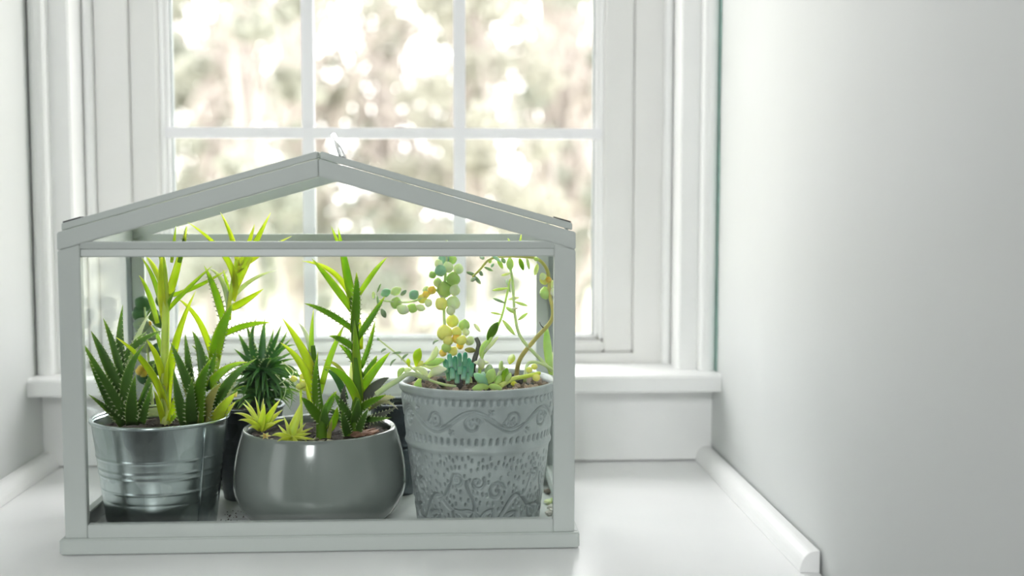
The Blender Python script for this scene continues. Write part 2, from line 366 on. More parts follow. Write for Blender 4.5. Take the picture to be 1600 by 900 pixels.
M_FOL = [foliage_mat('pale_green_foliage', (0.375, 0.38, 0.325)), foliage_mat('olive_foliage', (0.385, 0.38, 0.325)), foliage_mat('soft_green_foliage', (0.365, 0.38, 0.33))]  # nearly alike leaf tones for the outdoor trees
M_TRUNK = paint('pale_tree_bark', (0.38, 0.34, 0.31), 0.9, 0.15, 0.3, 8)
M_GROUND = paint('pale_dry_lawn', (0.46, 0.45, 0.34), 0.95, 0.12, 0, 0.6)
gz = -1.9
struct(box('ground', (-40, 2.0, gz-0.3), (40, 70, gz), M_GROUND, bevel=0), 'pale lawn outside the window')
def tree(trunk_px, y, tw, clumps_px, label, fm, nleaf, seed):
    rr = random.Random(seed)
    base = P(trunk_px[0][0], 0, y); root = empty('tree', (base[0], y, gz))
    o = np.array(root.location); s = pxm(y)
    pts = [np.array([base[0], y, gz])] + [P(px, py, y+rr.uniform(-.2, .2)) for px, py in trunk_px]
    path = smooth_path([p-o for p in pts], 14)
    V, F = tube_mesh(path, [tw*(1.15-0.7*i/14) for i in range(15)], 10); mesh_obj('trunk', V, F, M_TRUNK, root)
    cl = []
    for px, py, r in clumps_px:
        c = P(px, py, y+rr.uniform(-1.0, 1.0)); cl.append((c[0], c[1], c[2], r*s))
        # a branch from the trunk to the clump
        k = rr.randint(4, 11); a = path[k]; bth = c-o; midp = (a+bth)/2+np.array([0, 0, 0.12])
        V, F = tube_mesh(smooth_path([a, midp, bth], 6), [tw*0.28*(1-0.8*i/6) for i in range(7)], 5); mesh_obj('branch', V, F, M_TRUNK, root)
    leaf_cloud('foliage', cl, 0.05 if y < 15 else 0.075, nleaf, M_FOL[fm], root)
    tag(root, label, 'tree', 'trees beyond the window')
def scatter(n, x0, x1, y0, y1, r0, r1, seed, holes=()):
    rr = random.Random(seed); out = []
    while len(out) < n:
        x, yy, r = rr.uniform(x0, x1), rr.uniform(y0, y1), rr.uniform(r0, r1)
        if all((x-h[0])**2/h[2]**2+(yy-h[1])**2/h[3]**2 > 1 for h in holes): out.append((x, yy, r))
    return out
H = [(305, 45, 32, 45), (540, 60, 30, 60), (600, 178, 50, 24), (850, 25, 45, 22), (285, 180, 30, 20)]
tree([(392, 430), (388, 180), (378, 20), (372, -150)], 8.0, 0.055, scatter(70, 230, 500, -160, 380, 14, 40, 1, H), 'slim tree with airy pale foliage and a thin dark trunk', 0, 6000, 1)
tree([(455, 520), (457, 330), (462, 100), (470, -120)], 10.5, 0.13, scatter(70, 380, 700, -160, 420, 14, 38, 2, H), 'tree with a broad straight trunk behind the airy slim one', 1, 6000, 2)
tree([(752, 480), (745, 120), (735, 20), (720, -150)], 9.0, 0.06, scatter(80, 640, 860, -160, 400, 16, 40, 3, H), 'dense olive green tree with a leaning thin trunk', 1, 6500, 3)
tree([(862, 540), (861, 300), (863, 60), (866, -150)], 11.0, 0.17, scatter(70, 800, 1010, -160, 420, 14, 38, 4, H), 'tree with a wide pinkish trunk and loose leaves', 2, 6000, 4)
tree([(640, 560), (650, 430), (640, 350), (632, 300)], 14.0, 0.10, scatter(26, 480, 900, 240, 480, 24, 42, 5, []), 'low spreading tree behind the lawn', 2, 8000, 5)
tree([(260, 560), (265, 430), (270, 380), (270, 330)], 13.0, 0.10, scatter(20, 170, 460, 300, 480, 24, 44, 6, []), 'small bushy tree at the far edge of the lawn', 0, 6000, 6)

tree([(330, 520), (335, 300), (340, 100), (345, -100)], 17.5, 0.16, scatter(95, 190, 480, -160, 470, 16, 34, 7, H), 'distant tall tree behind the slim airy one', 2, 10000, 7)
tree([(600, 520), (605, 300), (600, 100), (595, -100)], 19.0, 0.18, scatter(110, 440, 760, -160, 470, 16, 34, 8, H), 'distant tall tree with a broad crown behind the spreading one', 0, 11000, 8)
tree([(900, 520), (905, 300), (900, 100), (895, -100)], 17.0, 0.16, scatter(100, 720, 1020, -160, 470, 16, 34, 9, H), 'distant tall tree behind the pinkish trunk', 1, 10500, 9)
tree([(-20, 520), (-15, 300), (-18, 100), (-20, -100)], 16.0, 0.16, scatter(70, -180, 150, -160, 470, 18, 36, 10), 'leafy tree standing far beyond the left side wall', 0, 9000, 10)
tree([(1240, 520), (1245, 300), (1240, 100), (1238, -100)], 16.0, 0.16, scatter(70, 1060, 1400, -160, 470, 18, 36, 11), 'leafy tree standing far beyond the right side wall', 2, 9000, 11)
# ------------------------------------------------------------------ glass greenhouse
G = empty('tabletop_greenhouse', (0, 0.11, 0)); tag(G, 'white metal framed glass greenhouse with a pitched roof on the ledge', 'greenhouse')
GD = 0.220; HX = 0.2212
bz = 0.0145; rb = 0.0262; rt = 0.2714; rl = 0.2582
# base tray: floor plate with raised rim
box('tray_floor', (-0.2235, 0.0015, 0.0012), (0.2235, GD-0.0015, 0.0060), M_FRAME, G, 0.0005)
box('tray_rim', (-0.2255, -0.0030, 0.0008), (0.2255, 0.0030, bz), M_FRAME, G, 0.0012, 3)
box('tray_rim', (-0.2255, GD-0.003, 0.0008), (0.2255, GD+0.003, bz), M_FRAME, G, 0.0012, 3)
for s in (-1, 1):
    x0, x1 = sorted((s*0.2255, s*0.2195)); box('tray_rim', (x0, 0.003, 0.0008), (x1, GD-0.003, bz), M_FRAME, G, 0.0012, 3)
sl = (0.3422-0.2792)/0.2212      # roof slope
zt = lambda x: 0.3422-sl*abs(x)          # top line of the gable
zb = lambda x: 0.3422-0.0153-sl*abs(x)    # underside of the gable
for yy0, yy1, fr in ((0.0, 0.009, 1), (GD-0.009, GD, 0)):
    for s in (-1, 1):
        # post with slanted head
        xi, xo = s*0.2025, s*HX
        poly = [(xi, bz), (xo, bz), (xo, zb(xo)-0.0003), (xi, zb(xi)-0.0003)]
        prism('post', poly, 1, yy0, yy1, M_FRAME, G, 0.0007)
        poly = [(s*0.0002, zt(0)), (xo, zt(xo)), (xo, zb(xo)), (s*0.0002, zb(0))]
        prism('rafter', poly, 1, yy0-0.0004, yy1+0.0004, M_FRAME, G, 0.0008)
    f = 1 if fr else -1; ya = yy0 if fr else yy1
    rail = [(ya+f*0.0012, rt), (ya+f*0.0004, rt-0.0012), (ya+f*0.0016, rt-0.0058), (ya+f*0.0030, rt-0.0068), (ya+f*0.0022, rt-0.0122), (ya+f*0.0030, rl), (ya+f*0.0085, rl), (ya+f*0.0085, rt)]
    prism('top_rail', rail, 0, -0.2024, 0.2024, M_FRAME, G)
    box('bottom_rail', (-0.2024, min(ya+f*0.0006, ya+f*0.0085), bz-0.001), (0.2024, max(ya+f*0.0006, ya+f*0.0085), rb), M_FRAME, G, 0.0007)
for s in (-1, 1):
    x0, x1 = sorted((s*(HX-0.0004), s*(HX-0.0085)))
    box('eave_rail', (x0, 0.0092, 0.2600), (x1, GD-0.0092, 0.2755), M_FRAME, G, 0.0007)
    box('bottom_rail', (x0, 0.0092, bz-0.001), (x1, GD-0.0092, rb), M_FRAME, G, 0.0007)
    xg0, xg1 = sorted((s*0.2160, s*0.2145))
    box('pane', (xg0, 0.0085, rb-0.003), (xg1, GD-0.0085, 0.2615), M_GLASS, G, 0)
for y0 in (0.0055, GD-0.0070):
    box('pane', (-0.2035, y0, rb-0.003), (0.2035, y0+0.0015, rl+0.003), M_GLASS, G, 0)
    prism('gable_pane', [(-0.190, rt-0.002), (0.190, rt-0.002), (0.0, zb(0)+0.002)], 1, y0, y0+0.0015, M_GLASS, G)
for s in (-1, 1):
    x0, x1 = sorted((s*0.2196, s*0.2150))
    box('dark_strip', (x0, GD-0.0108, rb), (x1, GD-0.0092, 0.2600), M_GASKET, G, 0.0003)  # dark strip along each back post, in the gasket colour
box('ridge_bar', (-0.004, 0.0098, zb(0)+0.004), (0.004, GD-0.0098, zt(0)-0.002), M_FRAME, G, 0.0006)
# two roof lids, each a framed pane with dark end caps
for s in (-1, 1):
    lid = empty('roof_lid', (0, 0, 0)); lid.parent = G
    L_ = lambda x, dz: (s*x, 0.3422-sl*x+dz)
    def lbar(nm, xa, xb, y0, y1, d0, d1, mat):
        poly = [L_(xa, d1), L_(xb, d1), L_(xb, d0), L_(xa, d0)]
        o = prism(nm, poly, 1, y0, y1, mat, G, 0.0006 if mat is not M_GLASS else 0); o.parent = lid; return o
    lbar('lid_frame', 0.0015, 0.2185, 0.0040, 0.0150, 0.0009, 0.0070, M_FRAME)
    lbar('lid_frame', 0.0015, 0.2185, GD-0.0150, GD-0.0040, 0.0018, 0.0072, M_FRAME)
    lbar('lid_frame', 0.0015, 0.0125, 0.0150, GD-0.0150, 0.0018, 0.0072, M_FRAME)
    lbar('lid_frame', 0.2075, 0.2185, 0.0150, GD-0.0150, 0.0018, 0.0072, M_FRAME)
    lbar('pane', 0.0120, 0.2080, 0.0145, GD-0.0145, 0.0038, 0.0052, M_GLASS)
    for y0, y1 in ((0.0045, 0.0145), (GD-0.0145, GD-0.0045)):
        lbar('end_cap', 0.2020, 0.2180, y0, y1, 0.0072, 0.0083, M_CAP)
        lbar('hinge_foot', 0.2125, 0.2150, y0+0.002, y1-0.002, -0.0006, 0.0018, M_FRAME)
# clear stay hinged near the ridge
a = P(536, 247, 0.030)-np.array(G.location); b_ = P(521, 211, 0.055)-np.array(G.location)
V, F = tube_mesh(np.array([a, (a+b_)/2, b_]), [0.0030, 0.0028, 0.0026], 10); mesh_obj('lid_stay', V, F, M_CLEAR, G)
ap = P(533, 246, 0.030)
box('stay_hinge', ap-np.array([0.006, 0.004, 0.004]), ap+np.array([0.004, 0.004, 0.0005]), M_CLEAR, G, 0.0008)
V, F = tube_mesh(np.array([a+np.array([0.0, -0.006, 0.0]), a+np.array([0.0, 0.006, 0])]), [0.0013, 0.0013], 8); mesh_obj('hinge_pin', V, F, M_CHROME, G)

# ------------------------------------------------------------------ pots
TF = 0.0062   # tray floor height
def lathe_pot_profile(R0, R1, h, thick, wave=None, n=40):
    out = []
    for i in range(n+1):
        t = i/n; r = R0+(R1-R0)*t + (wave(t) if wave else 0); out.append((r, h*t))
    return out
def bucket(name, c, R0, R1, h, label, mat, cat='bucket'):
    root = empty(name, c); tag(root, label, cat)
    def wave(t):
        v = 0
        for tc, wd, am in ((0.69, .007, .0006), (0.585, .007, .0006), (0.53, .007, .0006), (0.40, .007, .0006), (0.30, .008, -.0002)):
            v += am*math.exp(-((t-tc)/wd)**2)
        return v
    prof = [(0, 0.0015), (R0-0.003, 0.0015), (R0-0.001, 0.0)] + lathe_pot_profile(R0, R1, h, .0008, wave, 110) + [(R1-0.0009, h)] + [(R0+(R1-R0)*t-0.0009, h*t) for t in np.linspace(0.97, 0.6, 6)]
    lathe('body', prof, c, mat, root, 96)
    rp = [(R1+0.0002+0.0017*math.cos(a), h+0.0004+0.0017*math.sin(a)) for a in np.linspace(-math.pi, math.pi, 13)]
    lathe('rolled_rim', rp, c, mat, root, 96)
    return root
def floor_c(px, y): q = P(px, 700, y); return np.array([q[0], y, TF])
BY_ = 0.071
c1 = floor_c(252, BY_); zr1 = P(251, 652, BY_)[2]; h1 = zr1-TF
bk = bucket('galvanised_bucket', c1, 82*pxm(BY_), 103*pxm(BY_), h1, 'silver galvanised bucket with ridged bands holding spiky aloes', M_GALV)
# seam down the side of the bucket
ang = math.radians(-38); R0_, R1_ = 82*pxm(BY_), 103*pxm(BY_)
pth = np.array([[(R0_+(R1_-R0_)*t+0.0005)*math.cos(ang), (R0_+(R1_-R0_)*t+0.0005)*math.sin(ang), h1*t] for t in np.linspace(0.02, 0.97, 8)])
V, F = tube_mesh(pth, [0.0008]*8, 6); mesh_obj('seam', V, F, M_GALV, bk)

c2 = floor_c(500, 0.094); s2 = pxm(.094); zr2 = P(500, 668, 0.094)[2]; h2 = zr2-TF
Rm, Rr, Rb = 134*s2, 119*s2, 104*s2
bp_ = []
for i in range(41):
    t = i/40
    # belly profile: narrow foot, widest at 0.38, shoulder closing to the rim
    if t < 0.40: r = Rb+(Rm-Rb)*math.sin(t/0.40*math.pi/2)**0.75
    else: r = Rm-(Rm-Rr)*((t-0.40)/0.60)**1.9
    bp_.append((r, h2*t))
prof = [(0, 0.002), (Rb*0.8, 0.002), (Rb*0.92, 0.0)] + bp_ + [(Rr-0.0010, h2+0.0012), (Rr-0.0028, h2+0.0012), (Rr-0.0042, h2-0.0004)] + [(r-0.0045, z) for r, z in bp_[:24:-2]]
bowl = lathe('ceramic_bowl', [(r, z) for r, z in prof], (0, 0, 0), M_BOWL, None, 128); bowl.location = tuple(c2)
tag(bowl, 'round grey glazed ceramic bowl pot between the bucket and the embossed pot', 'pot')

# embossed pot: relief pressed into a lathe surface
c3 = floor_c(747, 0.086); s3 = pxm(.086); zr3 = P(747, 594, 0.086)[2]; h3 = zr3-TF
RT, RB = 123*s3, 97*s3
NU, NV = 1000, 250
CIRC = 2*math.pi*0.070
hm = np.zeros((NV, NU), np.float32); RELIEF = 2.6
du = CIRC/NU; dv = h3/NV
def stamp(pts, wd, amp):
    """press a groove of half width wd along a polyline of (s, t) metres"""
    wd = wd*1.3; pts = np.array(pts, float)
    seg = np.linalg.norm(np.diff(pts, axis=0), axis=1); n = max(2, int(seg.sum()/(wd*0.45)))
    cum = np.concatenate([[0], np.cumsum(seg)]); q = np.linspace(0, cum[-1], n)
    xs = np.interp(q, cum, pts[:, 0]); ys = np.interp(q, cum, pts[:, 1])
    k = int(wd*3/du)+1; kv = int(wd*3/dv)+1
    for x, y in zip(xs, ys):
        iu, iv = int(x/du), int(y/dv)
        U = np.arange(iu-k, iu+k+1); Vv_ = np.arange(max(0, iv-kv), min(NV, iv+kv+1))
        if len(Vv_) == 0: continue
        g = amp*np.exp(-(((U*du-x)[None, :]**2+(Vv_*dv-y)[:, None]**2)/wd**2))
        sub = hm[np.ix_(Vv_, U % NU)]
        hm[np.ix_(Vv_, U % NU)] = np.minimum(sub, -g) if amp > 0 else np.maximum(sub, -g)
def spiral(cx, cy, r, turns, a0, hand=1, n=36):
    return [(cx+hand*r*(1-0.85*i/n)*math.cos(a0+turns*2*math.pi*i/n), cy+r*(1-0.85*i/n)*math.sin(a0+turns*2*math.pi*i/n)) for i in range(n+1)]
def zpx(py): return P(749, py, c3[1]-0.070)[2]-TF
z_r1, z_sc, z_r2, z_band = zpx(631), zpx(662), zpx(693), zpx(708)
S0 = 0.75*CIRC
nd = 66
for k in range(nd):
    s_ = k*CIRC/nd
    stamp([(s_, z_r1-0.0018), (s_+0.0004, z_r1+0.0018)], 0.0009, 0.0015)
    stamp([(s_, z_r2-0.0016), (s_+0.0004, z_r2+0.0016)], 0.0010, 0.0015)
per = CIRC/6; am = 0.0088
for k in range(6):
    o0 = k*per + 0.012
    for off in (0.0, 0.0026):
        stamp([(o0+per*t, z_sc+off-0.001+am*math.sin(2*math.pi*t)) for t in np.linspace(0, 1, 40)], 0.0008, 0.0013)
    stamp(spiral(o0+per*0.25, z_sc-0.0020, 0.0092, 1.45, 0.4, 1), 0.0008, 0.0014)
    stamp(spiral(o0+per*0.75, z_sc+0.0020, 0.0092, 1.45, math.pi+0.4, 1), 0.0008, 0.0014)
    for j in range(4):
        a = 0.5+j*0.5
        x0 = o0+per*0.25+0.004*math.cos(a)+0.002; y0 = z_sc-0.003+0.003*math.sin(a)
        stamp([(x0, y0), (x0+0.0035*math.cos(a+.5), y0+0.0035*math.sin(a+.5))], 0.0008, 0.0012)
        x0 = o0+per*0.75-0.004*math.cos(a)-0.002; y0 = z_sc+0.003-0.003*math.sin(a)
        stamp([(x0, y0), (x0-0.0035*math.cos(a+.5), y0-0.0035*math.sin(a+.5))], 0.0008, 0.0012)
    for dx, yy, q in ((0.46, 0.0075, 1), (0.50, 0.0080, -1), (0.96, -0.0075, 1), (1.0, -0.0085, -1)):
        stamp([(o0+per*dx, z_sc+yy), (o0+per*dx+q*0.003, z_sc+yy+0.0025*(1 if yy > 0 else -1))], 0.0008, 0.0012)
# lower vine
zl0, zl1 = 0.004, zpx(716)
mask = []
per = CIRC/5
for k in range(5):
    o0 = k*per+0.004
    def st(pl, wd=0.0011, amp=0.0014):
        stamp(pl, wd, amp); mask.extend(pl)
    vine = [(o0+per*t, zl0+0.016+0.010*math.sin(2*math.pi*t)+0.006*math.sin(4*math.pi*t)) for t in np.linspace(0, 1, 50)]
    st(vine)
    st([(o0+per*0.20+0.018*t, zl0+0.026+0.024*t-0.006*math.sin(t*3.1)) for t in np.linspace(0, 1, 20)])
    st(spiral(o0+per*0.20+0.021, zl0+0.046, 0.0065, 1.0, -1.6, 1))
    st([(o0+per*0.60+0.004*math.sin(t*5), zl0+0.010+0.034*t) for t in np.linspace(0, 1, 20)])
    st(spiral(o0+per*0.60+0.007, zl0+0.043, 0.0075, 1.1, 2.6, -1))
    st(spiral(o0+per*0.90, zl0+0.034, 0.0095, 1.2, 0.3, 1))
    for (lx, lz, an) in ((0.10, 0.008, 0.5), (0.45, 0.010, 2.4), (0.80, 0.010, 0.9)):
        cx, cz = o0+per*lx, zl0+lz; ca, sa = math.cos(an), math.sin(an)
        lf = [(0.0085*math.cos(q), 0.0045*math.sin(q)*(1.2-0.4*math.cos(q))) for q in np.linspace(0, 2*math.pi, 26)]
        st([(cx+x*ca-y*sa, cz+x*sa+y*ca) for x, y in lf]); st([(cx-0.006*ca, cz-0.006*sa), (cx+0.004*ca, cz+0.004*sa)], 0.0007)
mk = np.array(mask); rr = random.Random(3); placed = []
for i in range(3000):
    x, y = rr.uniform(0, CIRC), rr.uniform(zl0, zl1-0.001)
    dm = np.min(np.abs(((mk[:, 0] % CIRC)-x+CIRC/2) % CIRC-CIRC/2)**2+(mk[:, 1]-y)**2)
    if dm < 0.0032**2: continue
    if placed:
        pa = np.array(placed)
        if np.min(((pa[:, 0]-x)/0.0036)**2+((pa[:, 1]-y)/0.0056)**2) < 1: continue
    placed.append((x, y)); stamp([(x, y-0.0009), (x+rr.uniform(-.0003, .0003), y+0.0009)], 0.0007, 0.0012)
tt = (np.arange(NV)+0.0)/(NV-1); zz = tt*h3
base_r = RB+(RT-RB)*tt**0.95 + 0.0016*np.exp(-((zz-z_band)/0.0028)**2) + 0.0012/(1+np.exp(-(zz-(h3-0.006))/0.0008))
base_r -= 0.0012*np.exp(-((zz-(h3-0.0085))/0.002)**2)
th = np.arange(NU)*2*math.pi/NU
r_ = base_r[:, None]+hm*RELIEF
X = r_*np.cos(th)[None, :]; Y = r_*np.sin(th)[None, :]; Z = np.repeat(zz[:, None], NU, 1)
V = np.stack([X, Y, Z], -1).reshape(-1, 3)
ex = [(RT+0.0006, h3+0.0012), (RT-0.0012, h3+0.0018), (RT-0.0030, h3+0.0006), (RT-0.0040, h3-0.004), (RT-0.0055, h3-0.03)]
V = np.concatenate([V]+[np.stack([r*np.cos(th), r*np.sin(th), np.full(NU, z)], -1) for r, z in ex])
nr = NV+len(ex); I, J = np.meshgrid(np.arange(nr-1), np.arange(NU), indexing='ij')
Fq = np.stack([I*NU+J, I*NU+(J+1) % NU, (I+1)*NU+(J+1) % NU, (I+1)*NU+J], -1).reshape(-1, 4)
me = bpy.data.meshes.new('embossed_pot'); me.vertices.add(len(V)); me.vertices.foreach_set('co', V.ravel())
nf = len(Fq); me.loops.add(nf*4); me.loops.foreach_set('vertex_index', Fq.ravel()); me.polygons.add(nf)
me.polygons.foreach_set('loop_start', np.arange(nf)*4); me.polygons.foreach_set('loop_total', np.full(nf, 4)); me.polygons.foreach_set('use_smooth', np.ones(nf, bool)); me.update(); me.validate()
me.materials.append(M_EMB); emb = bpy.data.objects.new('embossed_pot', me); COL.objects.link(emb); emb.location = tuple(c3)
tag(emb, 'blue grey ceramic pot embossed with scrolls, vines and rows of dots', 'pot')

c4 = floor_c(387, 0.174); hb = P(387, 634, 0.174)[2]-TF
bucket('metal_pot', c4, 37*pxm(.174), 56*pxm(.174), hb, 'dark metal pot with spiky teal green rosette behind bucket and bowl', M_GALVD, 'pot')
c5 = floor_c(622, 0.166)
c5 = c5 - np.array([0.004, 0, 0]); c5[1] = 0.184
lathe_R = 38*pxm(.184)
bucket('metal_pot', c5, lathe_R*0.8, lathe_R, P(622, 630, 0.184)[2]-TF, 'narrow dark empty pot behind the gap between bowl and embossed pot', M_GALVD, 'pot')
c6 = floor_c(243, 0.182)
bucket('metal_pot', c6, 34*pxm(.182), 44*pxm(.182), P(243, 632, 0.182)[2]-TF, 'small dark pot with orange blossoms hidden behind the bucket', M_GALVD, 'pot')

# ------------------------------------------------------------------ soil, chips, pebbles
def soil(c, R, z, mat, label, amp=0.003, seed=0):
    rr = np.random.default_rng(seed); n, m_ = 40, 10; V = [(0, 0, 0)]; F = []
    for i in range(1, m_+1):
        for k in range(n):
            a = 2*math.pi*k/n+0.1*i; q = R*i/m_
            V.append((q*math.cos(a), q*math.sin(a), amp*(rr.random()-0.5)*2*(i < m_)))
    for k in range(n): F.append((0, 1+k, 1+(k+1) % n))
    for i in range(m_-1):
        for k in range(n): F.append((1+i*n+k, 1+(i+1)*n+k, 1+(i+1)*n+(k+1) % n, 1+i*n+(k+1) % n))
    o = mesh_obj('potting_soil', V, F, mat, None, False); o.location = (c[0], c[1], z)
    return tag(o, label, 'soil', None, 'stuff')
zs1, zs2, zs3 = TF+h1-0.010, TF+h2-0.007, TF+h3-0.005
soil(c1, (R1_)*0.965, zs1, M_SOIL, 'dark soil inside the galvanised bucket', 0.002, 1)
soil(c2, Rr*0.93, zs2, M_SOIL, 'dark soil filling the grey bowl', 0.002, 2)
soil(c3, RT*0.94, zs3, M_GRIT, 'gritty brown soil in the embossed pot', 0.003, 3)
soil(c4, 53*pxm(.174), TF+hb-0.008, M_SOIL, 'dark soil in the metal pot behind the bowl', 0.002, 4)
soil(c6, 41*pxm(.182), P(243, 632, 0.182)[2]-0.006, M_SOIL, 'dark soil in the small pot behind the bucket', 0.002, 5)

def chip_mesh(name, sx, sy, sz, seed, mat):
    rr = random.Random(seed); bm = bmesh.new(); bmesh.ops.create_icosphere(bm, subdivisions=1, radius=1)
    for v in bm.verts:
        k = rr.uniform(0.7, 1.15); v.co = Vector((v.co.x*sx*k, v.co.y*sy*k, v.co.z*sz*k))
    me = bpy.data.meshes.new(name); bm.to_mesh(me); bm.free(); me.materials.append(mat); return me
def place(name, me, p, rot, label, cat, group):
    o = bpy.data.objects.new(name, me); COL.objects.link(o); o.location = tuple(p); o.rotation_euler = rot
    return tag(o, label, cat, group)
bm1 = [chip_mesh('bark_chip', 0.0095, 0.0042, 0.0018, i, M_BARK) for i in range(3)]
for k in range(16):
    a = math.radians(random.uniform(-28, 62)); rad = random.uniform(0.030, Rr-0.017)
    p = np.array([c2[0]+rad*math.cos(a), c2[1]+rad*math.sin(a), zs2+0.0022+0.002*random.random()])
    place('bark_chip', random.choice(bm1), p, (random.uniform(-.4, .4), random.uniform(-.3, .3), random.uniform(-.6, .6)), 'reddish brown bark chip on the soil of the grey bowl', 'bark chip', 'bark chips in the bowl')
gm = [chip_mesh('grit_stone', 0.0042, 0.0035, 0.0026, 10+i, M_BARK2 if i % 3 else M_DARKLUMP) for i in range(5)]
k = 0
for px0, px1, y0, y1, n in ((630, 660, .045, .11, 16), (660, 740, .030, .045, 12), (790, 868, .028, .10, 34), (740, 800, .024, .04, 10), (680, 860, .10, .15, 16)):
    for i in range(n):
        y = random.uniform(y0, y1); p = P(random.uniform(px0, px1), 600, y); p[2] = zs3+0.0025
        if math.hypot(p[0]-c3[0], p[1]-c3[1]) > RT-0.009: continue
        place('grit_stone', random.choice(gm), p, (random.random(), random.random(), random.random()*6), 'small gritty stone on the soil of the embossed pot', 'stone', 'grit in the embossed pot')
dl = chip_mesh('lava_rock', 0.0085, 0.007, 0.006, 31, M_DARKLUMP)
for i, (px, y, r) in enumerate(((808, .075, 0), (690, .075, 1), (716, .070, 2), (738, .11, 3))):
    p = P(px, 590, y); p[2] = zs3+0.005
    place('lava_rock', dl, p, (r, r*.7, r*1.3), 'dark lumpy rock half sunk in the embossed pot soil', 'rock', 'dark rocks in the embossed pot')
pb = [(857, 768, .075, 0.0050, M_STONEB, 'brown pebble on the tray beside the embossed pot', 'pebbles by the pot'),
      (864, 757, .095, 0.0050, M_STONEB, 'brown pebble on the tray beside the embossed pot', 'pebbles by the pot'),
      (857, 784, .055, 0.0050, LM['sedP'], 'pale green fallen succulent leaf on the tray', 'fallen leaves'),
      (864, 782, .062, 0.0042, LM['sedP'], 'pale green fallen succulent leaf on the tray', 'fallen leaves'),
      (858, 802, .030, 0.0050, M_STONE, 'cream white pebble on the tray corner', 'cream pebbles'),
      (865, 798, .040, 0.0048, M_STONE, 'cream white pebble on the tray corner', 'cream pebbles'),
      (864, 812, .022, 0.0045, M_STONE, 'cream white pebble on the tray corner', 'cream pebbles'),
      (862, 792, .048, 0.0050, M_STONE, 'cream white pebble on the tray corner', 'cream pebbles')]
for i, (px, py, y, r, mt, lab, grp) in enumerate(pb):
    d_ = _f+_r*((px-1-800)/FPX)+_u*((450-py)/FPX); p = CAM+d_*((TF+r*0.5-CAM[2])/d_[2]); p[2] = TF+r*0.55
    place('pebble' if 'pebble' in lab else 'fallen_leaf', chip_mesh('pebble', r*1.15, r*.9, r*.62, 50+i, mt), p, (0, 0, i*1.1), lab, 'pebble' if 'pebble' in lab else 'leaf', grp)
# loose soil crumbs on the tray floor
V = []; F = []
for i in range(150):
    u = random.random()
    if u < 0.4: x, y = random.uniform(-0.195, -0.165), random.uniform(0.014, 0.10)
    elif u < .8: x, y = random.uniform(-0.105, -0.075), random.uniform(0.014, 0.12)
    else: x, y = random.uniform(-0.19, 0.20), random.uniform(0.012, 0.02)
    s = random.uniform(0.0004, 0.0012); b0 = len(V)
    V += [(x-s, y-s, TF-.0001), (x+s, y-s*.5, TF-.0001), (x, y+s, TF-.0001), (x, y, TF+s*1.3)]; F += [(b0, b0+1, b0+3), (b0+1, b0+2, b0+3), (b0+2, b0, b0+3)]
tag(mesh_obj('soil_crumbs', V, F, M_SOIL, None, False), 'loose dark soil crumbs scattered on the greenhouse tray', 'soil', None, 'stuff')

